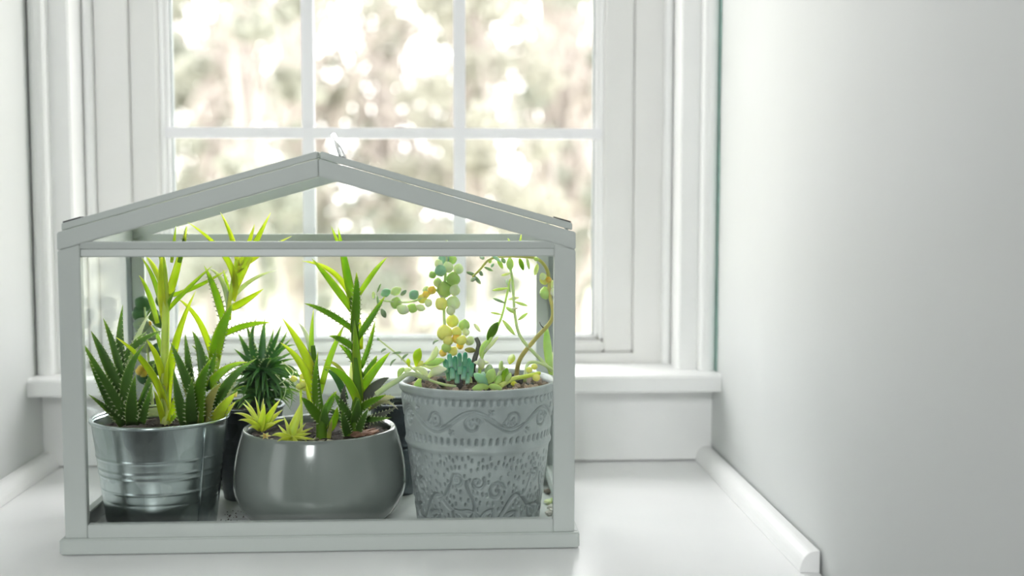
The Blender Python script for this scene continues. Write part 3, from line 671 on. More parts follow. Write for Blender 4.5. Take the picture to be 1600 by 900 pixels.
# ------------------------------------------------------------------ plants
def wprof(kind, t):
    if kind == 'lance': return (0.82+0.18*min(1, t/0.2))*max(0.0, 1-t**1.7)+0.03
    if kind == 'strap': return (0.80+0.20*min(1, t/0.3))*max(0.0, 1-t**2.8)+0.03
    if kind == 'oval':  return max(0.06, math.sin(math.pi*min(1, (t*0.97+0.015))**1.05)**0.62)
    if kind == 'finger': return (0.8+0.2*t)*(1-max(0, (t-0.6)/0.4)**2.6)**0.5 + 0.05
    if kind == 'spoon': return max(0.12, 0.30*(1-t)+math.sin(math.pi*t**1.6)**0.8)
THK = {'lance': .34, 'strap': .36, 'oval': .55, 'spoon': .5, 'finger': .85, 'bead': .92}
def leaf(root, b, t, wpx, mat, y0, y1=None, mid=None, kind='strap', teeth=False, roll=None, chan=None, thick=None, name='leaf', n=10, ymid=None):
    y1 = y0 if y1 is None else y1
    o = np.array(root.location); s = pxm((y0+y1)/2)
    pb_, pt = P(b[0], b[1], y0), P(t[0], t[1], y1)
    if mid is not None:
        pm = P(mid[0], mid[1], ymid if ymid is not None else (y0+y1)/2); ct = 2*pm-0.5*(pb_+pt)
    else: ct = (pb_+pt)/2
    T = np.linspace(0, 1, n+1)
    path = [(1-q)**2*pb_+2*q*(1-q)*ct+q*q*pt-o for q in T]
    roll = random.uniform(-0.6, 0.6) if roll is None else roll
    th = thick or THK[kind]; ch = (0.22 if kind in ('lance', 'strap') else 0.05) if chan is None else chan
    m_ = 8; V = []; F = []; A = []; fmi = []
    fr = []
    for i in range(n+1):
        tg = path[min(i+1, n)]-path[max(i-1, 0)]; tg = tg/(np.linalg.norm(tg)+1e-12)
        fac = np.array([0.0, -1.0, 0.12]); sd = np.cross(tg, fac); sd /= np.linalg.norm(sd)+1e-9; nn = np.cross(sd, tg)
        s2_ = sd*math.cos(roll)+nn*math.sin(roll); n2 = -sd*math.sin(roll)+nn*math.cos(roll)
        w_ = wpx*s*wprof(kind, T[i]); fr.append((path[i], s2_, n2, w_, tg))
        for k_ in range(m_):
            a = 2*math.pi*k_/m_; cx = math.cos(a)*0.5; cz = math.sin(a)*0.5*th
            if kind in ('lance', 'strap') and math.sin(a) > 0: cz *= 0.45
            V.append(path[i]+s2_*cx*w_+n2*(cz+ch*4*cx*cx-ch*0.5)*w_); A.append(T[i])
    for i in range(n):
        for k_ in range(m_): F.append((i*m_+k_, i*m_+(k_+1) % m_, (i+1)*m_+(k_+1) % m_, (i+1)*m_+k_)); fmi.append(0)
    F.append(tuple(range(m_))[::-1]); F.append(tuple(range(n*m_, n*m_+m_))); fmi += [0, 0]
    if teeth:
        ln = np.linalg.norm(pt-pb_); cnt = max(4, int(ln/0.0052))
        for sgn in (-1, 1):
            for j in range(cnt):
                q = 0.12+0.80*(j+0.5*(sgn > 0))/cnt; fi = q*n; i = min(int(fi), n-1); f_ = fi-i
                c = fr[i][0]*(1-f_)+fr[i+1][0]*f_; w_ = fr[i][3]*(1-f_)+fr[i+1][3]*f_; sd, n2, tg = fr[i][1], fr[i][2], fr[i][4]
                e = c+sd*sgn*0.47*w_+n2*ch*0.42*w_; h = 0.0019*(1.1-0.6*q); k0 = len(V)
                V += [e-tg*h*0.55, e+tg*h*0.55, e+n2*h*0.6-sd*sgn*h*.3, e+sd*sgn*h*1.3+tg*h*0.7]; A += [q]*4
                F += [(k0, k0+1, k0+3), (k0+1, k0+2, k0+3), (k0+2, k0, k0+3)]; fmi += [1]*3
    return mesh_obj(name, V, F, None, root, True, [LM[mat], M_TOOTH], fmi, A)
def stem(root, pts, wpx, mat, y, w1=None, name='stem', n=None):
    """pts: (px,py[,y])"""
    o = np.array(root.location)
    pp = [P(p[0], p[1], p[2] if len(p) > 2 else y)-o for p in pts]
    n = n or 5*len(pts); path = smooth_path(pp, n); s = pxm(y)/2; w1 = wpx if w1 is None else w1
    V, F = tube_mesh(path, [(wpx+(w1-wpx)*i/n)*s for i in range(n+1)], 8)
    return mesh_obj(name, V, F, LM[mat], root, True, None, None, np.repeat(np.linspace(0, 1, n+1), 8))
_ico = None
def beadleaf(root, px, py, r, mat, y, el=1.15, ang=None, name='leaf'):
    """plump egg-shaped leaf, r in pixels"""
    ang = random.uniform(0, math.pi) if ang is None else ang
    r = r*1.12; dx, dy = math.cos(ang)*r*el, math.sin(ang)*r*el
    return leaf(root, (px-dx, py-dy), (px+dx, py+dy), 2.35*r, mat, y-0.001, y+0.001, kind='oval', thick=.9, chan=0.0, roll=random.uniform(-.5, .5), name=name, n=8)
def plant(name, px, py, y, label, cat='plant', z=None):
    p = P(px, py, y)
    if z is not None: p[2] = z
    return tag(empty(name, p), label, cat)
def J(y, d=0.012): return min(0.200, max(0.016, y+random.uniform(-d, d)))

# --- aloe at the left of the bucket
y = 0.070; A_ = plant('toothed_aloe', 205, 660, y, 'dark green aloe with pale teeth leaning to the bucket edge beside the left post', z=zs1)
for b, t, w_, mt, y1, md in (
    ((200, 655), (127, 532), 15, 'aloe', .022, (158, 585)), ((198, 662), (139, 563), 29, 'aloe', .045, (168, 612)),
    ((198, 632), (142, 517), 23, 'aloe', .045, (166, 562)), ((193, 600), (192, 476), 23, 'aloeL', .100, (188, 535)),
    ((192, 590), (161, 497), 15, 'aloeL', .080, (176, 535)), ((203, 650), (227, 537), 22, 'aloe', .048, (199, 590)),
    ((192, 600), (229, 518), 17, 'aloeD', .085, (198, 555)), ((207, 664), (212, 585), 22, 'aloeD', .042, (206, 625)),
    ((220, 662), (238, 600), 14, 'aloeD', .050, (228, 634)), ((196, 664), (138, 616), 15, 'aloe', .040, (166, 637)),
    ((205, 545), (253, 517), 11, 'aloe', .095, (230, 527)), ((200, 600), (236, 487), 16, 'pale', .110, (212, 537)),
    ((210, 640), (180, 545), 18, 'aloeD', .080, (195, 590)), ((213, 655), (243, 560), 16, 'aloeD', .090, (232, 600))):
    leaf(A_, b, t, w_, mt, y, y1, md, 'lance', True)
# --- second aloe at the right of the bucket
y = 0.072; D_ = plant('toothed_aloe', 305, 660, y, 'olive and dark green aloe at the bucket edge beside the dark metal pot', z=zs1)
for b, t, w_, mt, y1, md in (
    ((305, 625), (266, 534), 17, 'aloe', .055, (284, 574)), ((300, 610), (289, 520), 16, 'aloe', .095, (294, 560)),
    ((322, 610), (300, 517), 19, 'aloe', .090, (314, 552)), ((309, 662), (330, 561), 31, 'dgreen', .042, (314, 605)),
    ((290, 664), (271, 576), 19, 'aloeD', .045, (279, 620)), ((330, 655), (401, 560), 22, 'aloe', .060, (358, 598)),
    ((325, 605), (388, 566), 15, 'green', .075, (354, 576)), ((334, 664), (371, 613), 22, 'yolk', .048, (350, 634)),
    ((340, 640), (374, 585), 13, 'pale', .080, (356, 610)), ((318, 664), (346, 598), 22, 'olive', .050, (328, 626)),
    ((300, 664), (301, 590), 22, 'aloeD', .046, (297, 626)), ((345, 655), (368, 628), 12, 'yolk', .045, (358, 640)),
    ((318, 610), (338, 545), 16, 'dgreen', .095, (330, 575)), ((306, 640), (280, 560), 15, 'olive', .095, (290, 600))):
    leaf(D_, b, t, w_, mt, y, y1, md, 'lance', True)
leaf(D_, (367, 620), (371, 611), 5, 'sedO', .0485, .048, kind='lance', name='leaf_tip')
# --- tall yellow green plant rising from the middle of the bucket
y = 0.090; B_ = plant('leggy_succulent', 258, 660, y, 'tall leggy yellow green succulent rising from the middle of the bucket', z=zs1)
stem(B_, [(258, 668), (257, 600), (258, 540), (259, 480), (256, 425), (252, 396)], 15, 'limeS', y, 9)
for b, t, w_, mt, y1, md in (
    ((260, 640), (180, 526), 15, 'lime', .055, (232, 575)), ((255, 600), (228, 530), 11, 'lime', .070, (246, 560)),
    ((261, 640), (306, 454), 14, 'lime', .085, (272, 545)), ((256, 664), (240, 609), 10, 'lime', .065, (249, 634)),
    ((262, 664), (277, 602), 11, 'lime', .070, (272, 632)), ((258, 505), (254, 392), 13, 'lime', .080, (252, 445)),
    ((261, 470), (293, 352), 14, 'lime', .105, (276, 422)), ((252, 480), (221, 402), 9, 'green', .100, (241, 438)),
    ((250, 440), (228, 400), 9, 'lime', .110, (240, 417)), ((246, 505), (217, 430), 8, 'green', .110, (232, 458)),
    ((262, 485), (332, 415), 9, 'green', .080, (295, 450)), ((264, 462), (356, 421), 8, 'green', .100, (306, 448)),
    ((263, 478), (275, 451), 7, 'dgreen', .075, (267, 466)), ((268, 410), (275, 352), 6, 'green', .115, None),
    ((280, 410), (291, 352), 8, 'dgreen', .112, (287, 380)), ((264, 660), (284, 640), 8, 'green', .07, None),
    ((255, 560), (236, 508), 8, 'green', .12, (248, 530)), ((257, 620), (262, 560), 10, 'lime', .075, None)):
    leaf(B_, b, t, w_, mt, y, y1, md, 'strap', mt != 'lime' and random.random() < .4)
# --- second tall plant with an arching top
y = 0.105; C_ = plant('leggy_succulent', 330, 660, y, 'tall leggy succulent with arching leaf tips above the rail, behind the olive aloe', z=zs1)
stem(C_, [(330, 668), (335, 600), (345, 540), (355, 492), (362, 450), (370, 405)], 9, 'limeS', y, 6)
for b, t, w_, mt, y1, md in (
    ((335, 562), (364, 474), 22, 'green', .085, (345, 520)), ((350, 505), (319, 415), 12, 'green', .090, (336, 455)),
    ((358, 490), (324, 419), 9, 'pale', .100, (347, 440)), ((372, 415), (344, 331), 9, 'lime', .120, (362, 372)),
    ((364, 470), (292, 346), 12, 'lime', .095, (357, 408)), ((366, 452), (423, 332), 14, 'lime', .115, (389, 400)),
    ((372, 420), (398, 350), 9, 'lime', .125, (387, 384)), ((362, 468), (433, 422), 7, 'pale', .120, (393, 438)),
    ((360, 482), (412, 451), 13, 'lime', .085, (382, 470)), ((370, 425), (456, 369), 7, 'lime', .140, (414, 392)),
    ((350, 522), (423, 504), 10, 'green', .080, (386, 508)), ((334, 570), (277, 466), 11, 'lime', .100, (313, 505)),
    ((340, 600), (300, 540), 10, 'dgreen', .115, (322, 562)), ((358, 500), (348, 420), 8, 'green', .11, (356, 455))):
    leaf(C_, b, t, w_, mt, y, y1, md, 'strap', mt == 'green')
# --- plant with rounded leaves and orange blossoms behind the bucket
y = 0.178; E_ = plant('flowering_succulent', 240, 650, y, 'round leaved succulent with small orange blossoms behind the bucket', z=P(243, 632, .182)[2]-.006)
stem(E_, [(240, 660), (236, 600), (230, 540), (226, 480)], 5, 'stemP', y, 3)
for px, py, r, mt, an in ((224, 475, 10, 'haw', .5), (218, 491, 9, 'haw', 1.0), (240, 492, 8, 'dgreen', 1.3), (222, 508, 10, 'sedG', .2), (250, 500, 9, 'aloeL', 1.4), (236, 520, 10, 'sedG', 0), (248, 546, 9, 'haw', .1), (226, 540, 9, 'sedG', .8), (243, 575, 10, 'aloeL', .6), (226, 590, 9, 'haw', .2), (253, 470, 8, 'dgreen', 1.4)):
    beadleaf(E_, px, py, r, mt, J(y, .008), 1.3, an)
for px, py in ((231, 507), (233, 513), (221, 576), (224, 583), (218, 580)):
    beadleaf(E_, px, py, 5, 'sedO', J(y, .008), 1.2, name='blossom')

# --- spiky teal rosette in the dark pot
y = 0.160; F_ = plant('spiky_rosette', 408, 640, y, 'dense spiky dark teal rosette between bucket and bowl', z=TF+hb-.008)
stem(F_, [(408, 652), (409, 610), (408, 570)], 12, 'haw', y, 10)
for t, w_, mt, y1, md in (
    ((401, 497), 15, 'hawL', .150, (394, 540)), ((414, 496), 15, 'hawL', .170, (410, 540)), ((440, 507), 15, 'hawL', .160, (424, 545)),
    ((449, 517), 12, 'hawL', .150, (432, 548)), ((372, 520), 15, 'hawL', .165, (388, 552)), ((384, 505), 14, 'hawL', .18, (396, 545)),
    ((366, 545), 13, 'haw', .15, (386, 562)), ((462, 539), 9, 'haw', .15, (436, 549)), ((466, 546), 8, 'haw', .165, (438, 560)),
    ((463, 561), 9, 'haw', .14, (436, 566)), ((468, 580), 8, 'haw', .135, (442, 576)), ((455, 596), 8, 'haw', .125, (438, 582)),
    ((368, 572), 10, 'haw', .14, (388, 570)), ((364, 590), 9, 'haw', .13, (384, 582)), ((462, 612), 7, 'haw', .12, (446, 588)),
    ((440, 620), 8, 'haw', .12, (430, 592)), ((400, 622), 10, 'haw', .118, (402, 592)), ((384, 612), 9, 'haw', .12, (392, 590)),
    ((370, 606), 8, 'haw', .125, (384, 588)), ((420, 626), 9, 'haw', .116, (416, 596)), ((436, 640), 6, 'haw', .115, (436, 604)),
    ((452, 640), 6, 'haw', .115, (450, 604)), ((404, 640), 7, 'haw', .118, (406, 606)), ((470, 600), 6, 'haw', .13, (452, 572)),
    ((428, 512), 13, 'hawL', .175, (420, 548)), ((456, 528), 10, 'haw', .175, (434, 552)), ((376, 556), 10, 'haw', .175, (392, 562)),
    ((380, 626), 7, 'haw', .122, (388, 600)), ((446, 560), 8, 'haw', .12, (430, 562)), ((425, 560), 12, 'hawL', .125, (415, 565)), ((395, 555), 12, 'haw', .128, (402, 566))):
    leaf(F_, (408+random.uniform(-5, 5), 582+random.uniform(-8, 6)), t, w_, mt, y-0.006*(t[1] > 560), y1, md, 'lance', mt == 'hawL', roll=random.uniform(-.9, .9))
for i in range(70):
    a = random.uniform(-0.35, math.pi+0.35); L0 = random.uniform(34, 62)
    bx, by = 412+random.uniform(-10, 10), 585+random.uniform(-6, 44)
    tx, ty = bx+L0*math.cos(a), by+L0*0.75*math.sin(a)*(0.55+0.45*random.random())
    leaf(F_, (bx, by), (tx, min(ty, 648)), random.uniform(6, 10), 'haw', J(y, .008), J(.140, .03), ((bx+tx)/2, (by+ty)/2-random.uniform(5, 14)), 'lance', False, roll=random.uniform(-.9, .9))
# thin dry curling threads
for pts in (((440, 565), (458, 580), (452, 598), (466, 610)), ((446, 575), (462, 596), (472, 612)), ((430, 585), (446, 605), (442, 625)), ((436, 600), (452, 592), (468, 606))):
    stem(F_, [(a, b, .118) for a, b in pts], 1.6, 'pale', .118, 0.8, name='thread')

# --- bowl: left leggy plant
y = 0.075; H_ = plant('leggy_succulent', 500, 690, y, 'leggy succulent with straight narrow leaves at the middle of the grey bowl', z=zs2)
stem(H_, [(503, 694), (502, 660), (497, 620), (492, 570), (489, 540)], 19, 'dgreen', y, 7)
for b, t, w_, mt, y1, md in (
    ((491, 590), (441, 497), 14, 'lime', .060, (472, 545)), ((490, 585), (490, 483), 10, 'green', .085, (487, 535)),
    ((487, 560), (466, 504), 8, 'pale', .110, (479, 525)), ((492, 625), (438, 535), 15, 'lime', .055, (472, 572)),
    ((496, 640), (497, 549), 13, 'dgreen', .060, (493, 600)), ((503, 600), (539, 506), 10, 'green', .080, (519, 550)),
    ((505, 662), (471, 621), 18, 'dgreen', .050, (486, 638)), ((514, 672), (527, 635), 13, 'green', .055, (523, 655)),
    ((506, 650), (526, 611), 12, 'dgreen', .085, (516, 628)), ((508, 668), (508, 630), 15, 'aloe', .055, None),
    ((500, 615), (519, 560), 9, 'green', .1, (508, 585)), ((492, 650), (478, 600), 10, 'lime', .09, (484, 622)), ((513, 690), (519, 655), 9, 'olive', .06, None)):
    leaf(H_, b, t, w_, mt, y, y1, md, 'strap', mt in ('dgreen',))
# --- bowl: tall plant with branching top and dark aloe-like base
y = 0.088; I_ = plant('leggy_succulent', 552, 690, y, 'tallest leggy succulent in the grey bowl with withered grey leaves at its foot', z=zs2)
stem(I_, [(548, 694), (556, 650), (560, 610), (556, 550), (554, 500), (550, 465)], 22, 'dgreen', y, 9)
for b, t, w_, mt, y1, md in (
    ((552, 478), (528, 355), 15, 'green', .080, (541, 420)), ((536, 402), (517, 353), 7, 'green', .075, (527, 378)),
    ((550, 485), (487, 404), 12, 'green', .065, (517, 440)), ((548, 465), (471, 408), 9, 'lime', .105, (518, 424)),
    ((558, 465), (605, 402), 9, 'green', .095, (584, 426)), ((553, 520), (557, 425), 15, 'dgreen', .070, (557, 470)),
    ((552, 515), (475, 474), 11, 'dgreen', .068, (512, 488)), ((558, 530), (602, 462), 12, 'dgreen', .075, (582, 494)),
    ((554, 545), (514, 525), 11, 'dgreen', .070, (534, 531)), ((555, 568), (529, 538), 10, 'dgreen', .085, (544, 550)),
    ((564, 575), (586, 501), 9, 'dgreen', .105, (577, 540)), ((564, 610), (610, 550), 15, 'green', .070, (586, 578)),
    ((568, 590), (589, 555), 12, 'dgreen', .100, (580, 573)), ((562, 630), (554, 500), 16, 'green', .080, (558, 565)),
    ((562, 640), (505, 572), 15, 'green', .060, (541, 592)), ((547, 605), (504, 562), 8, 'olive', .110, (530, 574)),
    ((540, 625), (507, 577), 12, 'hawL', .075, (526, 592)), ((564, 545), (562, 496), 11, 'lime', .110, None),
    ((549, 596), (550, 562), 9, 'lime', .120, None), ((560, 640), (603, 617), 13, 'dgreen', .058, (580, 628)),
    ((552, 660), (521, 612), 14, 'aloeD', .065, (536, 635)), ((545, 685), (534, 640), 14, 'aloeD', .055, None), ((556, 685), (575, 640), 15, 'aloeD', .058, (566, 660)),
    ((556, 670), (560, 622), 18, 'aloe', .06, None), ((545, 665), (502, 640), 9, 'haw', .11, (524, 645)), ((570, 640), (540, 600), 12, 'aloeL', .11, None)):
    leaf(I_, b, t, w_, mt, y, y1, md, 'strap', mt in ('dgreen', 'aloeD'))
for b, t, w_, mt, y1, md in (
    ((562, 632), (608, 590), 24, 'wither', .075, (588, 604)), ((556, 664), (620, 636), 16, 'wither', .062, (588, 652)),
    ((580, 634), (618, 622), 14, 'dry', .085, (602, 622)), ((543, 655), (540, 600), 17, 'wither', .060, (536, 628)),
    ((560, 655), (612, 652), 12, 'aloeD', .060, (585, 655)), ((575, 640), (622, 640), 9, 'dry', .07, (600, 628))):
    leaf(I_, b, t, w_, mt, y, y1, md, 'lance', True)
# --- lime rosettes at the bowl edge
y = 0.062; J1 = plant('lime_rosette', 408, 676, y, 'small lime rosette at the bowl rim below the teal rosette', z=zs2)
for t, w_, y1, md in (((382, 624), 7, .070, (396, 644)), ((379, 630), 8, .060, (394, 646)), ((398, 619), 7, .075, (404, 642)), ((412, 621), 8, .085, (410, 642)),
    ((438, 624), 13, .060, (424, 644)), ((365, 646), 9, .052, (387, 651)), ((372, 657), 9, .045, (390, 658)), ((413, 631), 17, .045, (411, 650)),
    ((442, 640), 11, .068, (428, 652)), ((430, 662), 9, .042, (420, 664)), ((388, 668), 8, .042, (398, 667)), ((446, 655), 8, .055, (430, 660))):
    leaf(J1, (408+random.uniform(-3, 3), 672), t, w_, 'yolk', y-.012, y1-0.006, md, 'lance', False)
y = 0.046; J2 = plant('lime_rosette', 453, 690, y, 'small lime rosette at the bowl rim with one long upright leaf', z=zs2)
for t, w_, y1, md in (((471, 628), 17, .050, (463, 655)), ((443, 650), 10, .045, (450, 668)), ((434, 663), 7, .042, (444, 674)), ((424, 681), 10, .036, (438, 679)),
    ((478, 661), 7, .055, (468, 672)), ((487, 677), 8, .045, (472, 680)), ((494, 687), 8, .034, (474, 685)), ((468, 693), 9, .028, (460, 687)),
    ((447, 690), 8, .030, (452, 688)), ((480, 690), 7, .03, (468, 684)), ((433, 690), 8, .03, (442, 686)), ((458, 655), 9, .06, (456, 668)), ((490, 668), 6, .055, (476, 674))):
    leaf(J2, (454+random.uniform(-3, 3), 686), t, w_, 'yolk', y-.010, y1-.004, md, 'lance', False)
y = 0.098; Q_ = plant('yellow_flower', 470, 680, y, 'thin stalk with small yellow flowers beside the lime rosettes', 'flower', z=zs2)
stem(Q_, [(470, 690), (471, 650), (470, 610), (470, 590)], 5, 'limeS', y, 3)
for px, py, r in ((459, 592, 4), (474, 600, 5), (468, 604, 4), (474, 588, 4), (477, 606, 4)):
    beadleaf(Q_, px, py, r, 'sedY', J(y, .004), 1.3, name='petal')
for px, py, r in ((505, 545, 7), (512, 540, 6), (503, 533, 5)):
    pass
R_ = plant('dried_blossom', 416, 682, .040, 'yellow dried blossom lying on the bowl rim soil', 'flower', z=zs2)
for k_ in range(6):
    a = k_*1.05; leaf(R_, (415, 681), (415+9*math.cos(a), 681+6*math.sin(a)), 5, 'sedY' if k_ % 2 else 'sedO', .040, .036, None, 'lance', name='petal')
for i, (px, py, y) in enumerate(((486, 672, .055), (494, 664, .06), (500, 676, .05), (420, 668, .055), (440, 674, .05), (520, 690, .045))):
    p = P(px, py, y); p[2] = zs2+0.003
    place('dry_leaf_scrap', chip_mesh('dry_leaf_scrap', .0065, .0028, .0012, 70+i, LM['dry']), p, (random.uniform(-.5, .5), .3, i*1.3), 'straw coloured dry leaf scrap on the grey bowl soil', 'dry leaf', 'dry scraps in the bowl')

# --- embossed pot: bead-leaved column with a side branch
y = 0.115; K1 = plant('beaded_succulent', 705, 600, y, 'upright succulent with plump bead leaves and a branch reaching sideways', z=zs3)
stem(K1, [(708, 606), (704, 560), (695, 510), (694, 460), (697, 410), (698, 375)], 6, 'stemP', y, 4)
stem(K1, [(694, 470), (680, 452), (668, 462), (640, 472), (610, 471), (588, 468)], 4, 'stemP', y, 2.5, name='branch')
q = lambda x, yy: (580+x/3.75, 380+yy/3.75)
for x, yy, r, mt in ((425, 90, 27, 'sedB'), (475, 95, 22, 'sed'), (405, 160, 28, 'sedB'), (512, 150, 24, 'sedP'), (480, 210, 33, 'sed'), (390, 230, 22, 'sedP'),
    (430, 270, 38, 'sed'), (490, 275, 26, 'sedP'), (360, 185, 18, 'sed'), (325, 275, 19, 'sedP'), (410, 355, 30, 'sedY'), (480, 350, 33, 'sedP'), (465, 395, 22, 'sedP'),
    (475, 455, 30, 'sedY'), (430, 525, 38, 'sedY'), (545, 480, 28, 'sed'), (500, 520, 25, 'sedY'), (530, 568, 24, 'sedY'), (577, 572, 22, 'sedP'), (440, 610, 24, 'sed'),
    (480, 632, 22, 'sedY'), (420, 642, 18, 'sedO'), (355, 275, 20, 'sedO'), (520, 600, 18, 'sedO'), (450, 140, 26, 'sedP'), (445, 30, 26, 'sedB'), (480, 40, 22, 'sedP'),
    (395, 120, 20, 'sedP'), (500, 560, 22, 'sedO'), (450, 570, 25, 'sedY'), (555, 520, 18, 'sedP')):
    px, py = q(x, yy); beadleaf(K1, px, py, r/3.75, mt, J(y, .012), 1.15, random.uniform(.9, 2.2))
for x, yy, r, mt, an, el in ((300, 325, 24, 'sedY', .4, 1.1), (335, 350, 20, 'sedP', .5, 1), (250, 302, 23, 'sedB', 2.4, 1.2), (240, 380, 23, 'sed', .2, 1.3), (185, 388, 24, 'sedP', .4, 1.4),
    (145, 350, 28, 'sed', .3, 1.1), (85, 290, 20, 'sedB', 2.7, 1.4), (145, 280, 20, 'sedP', 2.6, 1.5), (290, 378, 16, 'sedP', .3, 1.6), (15, 305, 9, 'sedP', 1.5, 2.4), (72, 410, 13, 'sedG', 1.1, 2), (45, 262, 5, 'sedG', 2.0, 5), (40, 340, 6, 'sedG', 1.4, 5), (190, 290, 10, 'sedG', 2.4, 2), (320, 300, 16, 'sedO', 1, 1.2)):
    px, py = q(x, yy); beadleaf(K1, px, py, r/3.75, mt, J(y, .008), el, an)
# --- creeping plant hanging over the left rim
y = 0.050; K2 = plant('creeping_succulent', 700, 602, y, 'creeping succulent with a long thin stem reaching left over the embossed pot rim', z=zs3)
stem(K2, [(712, 604, .055), (690, 600, .048), (668, 592, .045), (645, 576, .048), (620, 553, .05), (591, 530, .052)], 5, 'stemP', y, 2.2)
q = lambda x, yy: (590+x/9, 520+yy/9)
for b, t, w_, mt, md in (((545, 480), (600, 218), 14, 'lime', (555, 350)), ((440, 480), (428, 358), 6, 'lime', None), ((470, 500), (700, 625), 11, 'sedP', (620, 520)),
    ((610, 455), (965, 512), 11, 'sedP', (780, 480)), ((705, 645), (975, 508), 13, 'sedP', (810, 545)), ((630, 445), (945, 372), 11, 'sed', (780, 415)),
    ((680, 410), (825, 185), 10, 'sedP', (790, 320)), ((612, 632), (575, 828), 13, 'sed', (570, 730)), ((298, 650), (372, 488), 9, 'sed', (315, 560)),
    ((480, 520), (380, 560), 10, 'sedP', (420, 525)), ((560, 470), (640, 400), 7, 'sedY', None),
    ((122, 228), (48, 282), 4, 'sedG', (80, 240)), ((205, 292), (332, 270), 4, 'sedG', (280, 280)), ((330, 388), (435, 294), 4, 'sedG', (380, 330)), ((262, 368), (178, 468), 4, 'sedG', (205, 410)), ((20, 110), (-5, 70), 5, 'sedG', None),
    ((860, 110), (780, 170), 4, 'sedG', (810, 120))):
    b, t = q(*b), q(*t); md = q(*md) if md else None
    leaf(K2, b, t, w_, mt, J(.048, .004), J(.045, .010), md, 'spoon' if w_ > 5 else 'oval', chan=0.08)
stem(K2, [(668, 592, .045), (640, 584, .035), (622, 594, .034), (605, 604, .034), (588, 616, .036)], 7, 'stemP', .035, 9, name='stem')
# --- jade cluster
y = 0.060; K3 = plant('jade_cluster', 716, 598, y, 'small cluster of stubby jade teal fingers in dark soil', z=zs3)
for i, (tx, ty, w_) in enumerate(((695, 560, 9), (702, 552, 9), (711, 556, 10), (719, 563, 10), (718, 551, 9), (727, 550, 9), (733, 559, 10), (738, 566, 8), (706, 570, 10), (725, 571, 10), (714, 577, 9), (732, 577, 8), (699, 573, 8))):
    leaf(K3, (718+(tx-718)*.88, ty+22), (tx, ty), w_, 'teal', J(y, .006), J(y, .010), None, 'finger', chan=0)
# --- fat rosette at the front rim
y = 0.040; K4 = plant('fat_leaf_rosette', 765, 604, y, 'fleshy green rosette at the front of the embossed pot', z=zs3)
q = lambda x, yy: (730+x/9, 520+yy/9)
for b, t, w_, mt, y1 in (((290, 720), (372, 508), 18, 'sed', .036), ((300, 730), (95, 572), 15, 'sedB', .036), ((310, 760), (70, 790), 14, 'sed', .030), ((300, 750), (490, 790), 15, 'sed', .029),
    ((390, 730), (485, 585), 14, 'sed', .045), ((500, 700), (562, 495), 12, 'green', .050), ((540, 690), (615, 565), 9, 'sed', .048), ((300, 600), (308, 445), 14, 'dgreen', .060),
    ((455, 530), (492, 395), 9, 'sed', .060), ((595, 440), (645, 303), 12, 'lime', .070), ((420, 600), (530, 480), 9, 'sedP', .055), ((280, 640), (200, 560), 10, 'sedB', .06)):
    leaf(K4, q(*b), q(*t), w_, mt, min(y, y1+.006), y1, None, 'oval', thick=.5, chan=.06)
# --- two upright stems with small narrow leaves
y = 0.085; K5 = plant('upright_sedum', 752, 600, y, 'pair of upright pale stems with sparse narrow leaves in the embossed pot', z=zs3)
q = lambda x, yy: (580+x/3.75, 380+yy/3.75)
stem(K5, [(748, 604), (752, 561), (767, 529), (783, 497), (792, 460), (797, 436)], 6, 'sed', y, 3)
stem(K5, [(862, 580, .10), (847, 564, .10), (815, 529, .095), (805, 495, .09), (801, 441, .09), (797, 415, .09), (797, 395, .09)], 6, 'stemP', .095, 4)
for b, t, w_, mt in (((680, 568), (742, 463), 14, 'dgreen'), ((638, 665), (685, 565), 13, 'sed'), ((802, 263), (708, 276), 5, 'sed'), ((788, 352), (712, 322), 5, 'sedG'), ((765, 418), (698, 405), 4, 'sed'),
    ((768, 448), (842, 538), 7, 'sed'), ((845, 412), (788, 372), 7, 'sed'), ((800, 250), (792, 212), 5, 'sedG'), ((840, 343), (918, 368), 6, 'sed'), ((858, 452), (918, 408), 6, 'sed'),
    ((812, 82), (815, 158), 12, 'sed'), ((800, 330), (870, 318), 6, 'sedP'), ((660, 640), (745, 545), 7, 'sedP'), ((760, 190), (820, 175), 5, 'sedP'), ((690, 700), (600, 700), 9, 'sedP'), ((650, 740), (640, 670), 12, 'sedP'), ((820, 385), (860, 380), 4, 'sedP'), ((815, 290), (805, 240), 4, 'sedG'), ((590, 830), (560, 760), 8, 'stemP'), ((640, 520), (600, 470), 6, 'sedP')):
    leaf(K5, q(*b), q(*t), w_, mt, J(y, .004), J(y, .012), None, 'oval', chan=.05)
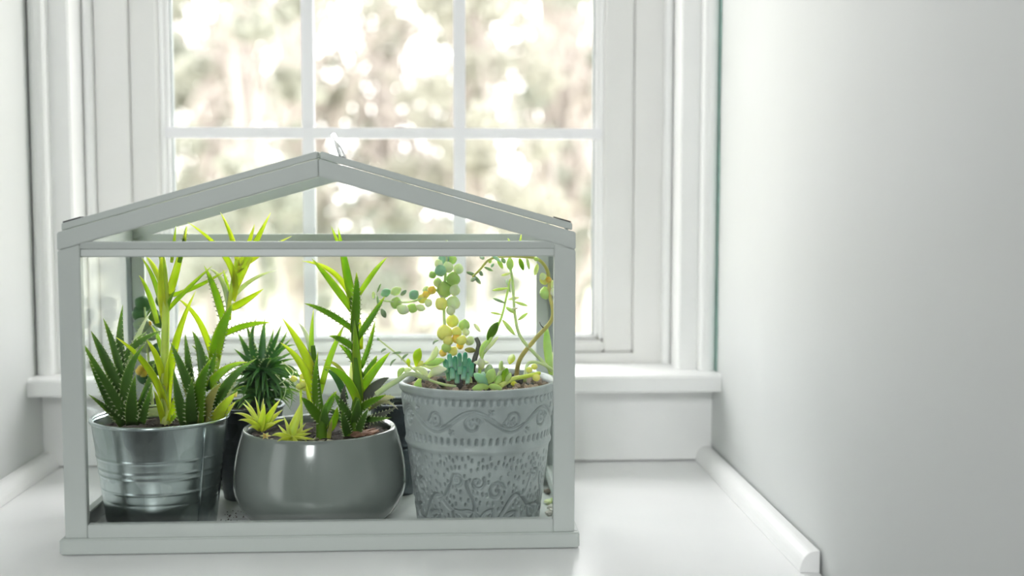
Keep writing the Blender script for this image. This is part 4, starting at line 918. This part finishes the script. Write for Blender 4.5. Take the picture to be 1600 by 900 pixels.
# --- arching woody stem
y = 0.110; K6 = plant('arching_succulent', 811, 570, y, 'arching yellow brown stem that bends over under the top rail with hanging leaves', z=zs3)
stem(K6, [(806, 596, .10), (812, 562, .10), (836, 530, .095), (863, 497, .085), (859, 460, .085), (856, 425, .085), (842, 406, .085), (820, 401, .082), (783, 401, .08), (764, 406, .08), (751, 420, .078), (738, 433, .076)], 8, 'stemY', .09, 3, n=60)
for b, t, w_, mt in (((868, 86), (892, 160), 8, 'green'), ((912, 86), (925, 155), 6, 'sed'), ((738, 88), (772, 150), 7, 'sed'), ((660, 140), (714, 162), 5, 'sedG'), ((612, 186), (556, 170), 6, 'sedG'), ((630, 165), (655, 188), 7, 'sedG'),
    ((600, 190), (642, 238), 7, 'sedG'), ((610, 200), (585, 225), 7, 'sedG'), ((690, 90), (700, 118), 7, 'sed'), ((660, 95), (640, 75), 7, 'sedG'), ((975, 118), (958, 190), 8, 'sedP'), ((765, 85), (785, 118), 7, 'sedG'), ((720, 120), (700, 140), 5, 'sedB'), ((950, 90), (985, 95), 7, 'sed'), ((860, 70), (880, -55), 4, 'sed'), ((840, 60), (800, -30), 5, 'sed'), ((700, 60), (760, 110), 6, 'sedB')):
    leaf(K6, q(*b), q(*t), w_, mt, .083, J(.080, .012), None, 'oval', chan=.05)
for x, yy, r, mt in ((1015, 212, 24, 'sedY'), (1020, 292, 28, 'sed'), (1062, 240, 18, 'sedP'), (1064, 288, 17, 'sedP'), (1040, 215, 14, 'sedO'), (1005, 195, 16, 'sedP')):
    px, py = q(x, yy); beadleaf(K6, px, py, r/3.75, mt, J(.085, .006), 1.2, 1.4)
stem(K6, [(849, 512, .088), (845, 508, .086), (843, 503, .085)], 2.2, 'wither', .086, 1.2, name='thorn')
# --- single broad leaf, creeping pale stems, driftwood bits
K7 = plant('broad_leaf_shoot', 863, 590, .120, 'single broad upright leaf at the embossed pot edge beside the right post', z=zs3)
leaf(K7, (864, 596), (854, 510), 15, 'sed', .120, .112, (856, 550), 'oval', chan=.06)
leaf(K7, (864, 596), (863, 550), 9, 'sedP', .120, .118, None, 'oval', chan=.06)
K8 = plant('trailing_succulent', 790, 604, .045, 'thick pale yellow stem creeping across the gritty soil', z=zs3)
stem(K8, [(782, 603, .036), (802, 592, .05), (822, 588, .06), (843, 583, .075)], 8, 'limeS', .05, 6)
stem(K8, [(820, 596, .07), (824, 570, .085), (838, 566, .09), (858, 574, .085), (870, 584, .08)], 6, 'stemP', .08, 4, name='stem')
for px, py, r in ((835, 573, 4), (827, 578, 4), (838, 590, 5), (803, 600, 4)):
    beadleaf(K8, px, py, r, 'sedY', J(.06, .01), 1.1)
W_ = plant('withered_stalk', 745, 570, .10, 'charred looking withered stalk between the bead column and the narrow stems', z=zs3)
stem(W_, [(738, 580, .10), (742, 560, .10), (748, 540, .102), (744, 528, .104)], 9, 'wither', .10, 7)
leaf(W_, (744, 548), (726, 546), 9, 'olive', .10, .095, None, 'oval')
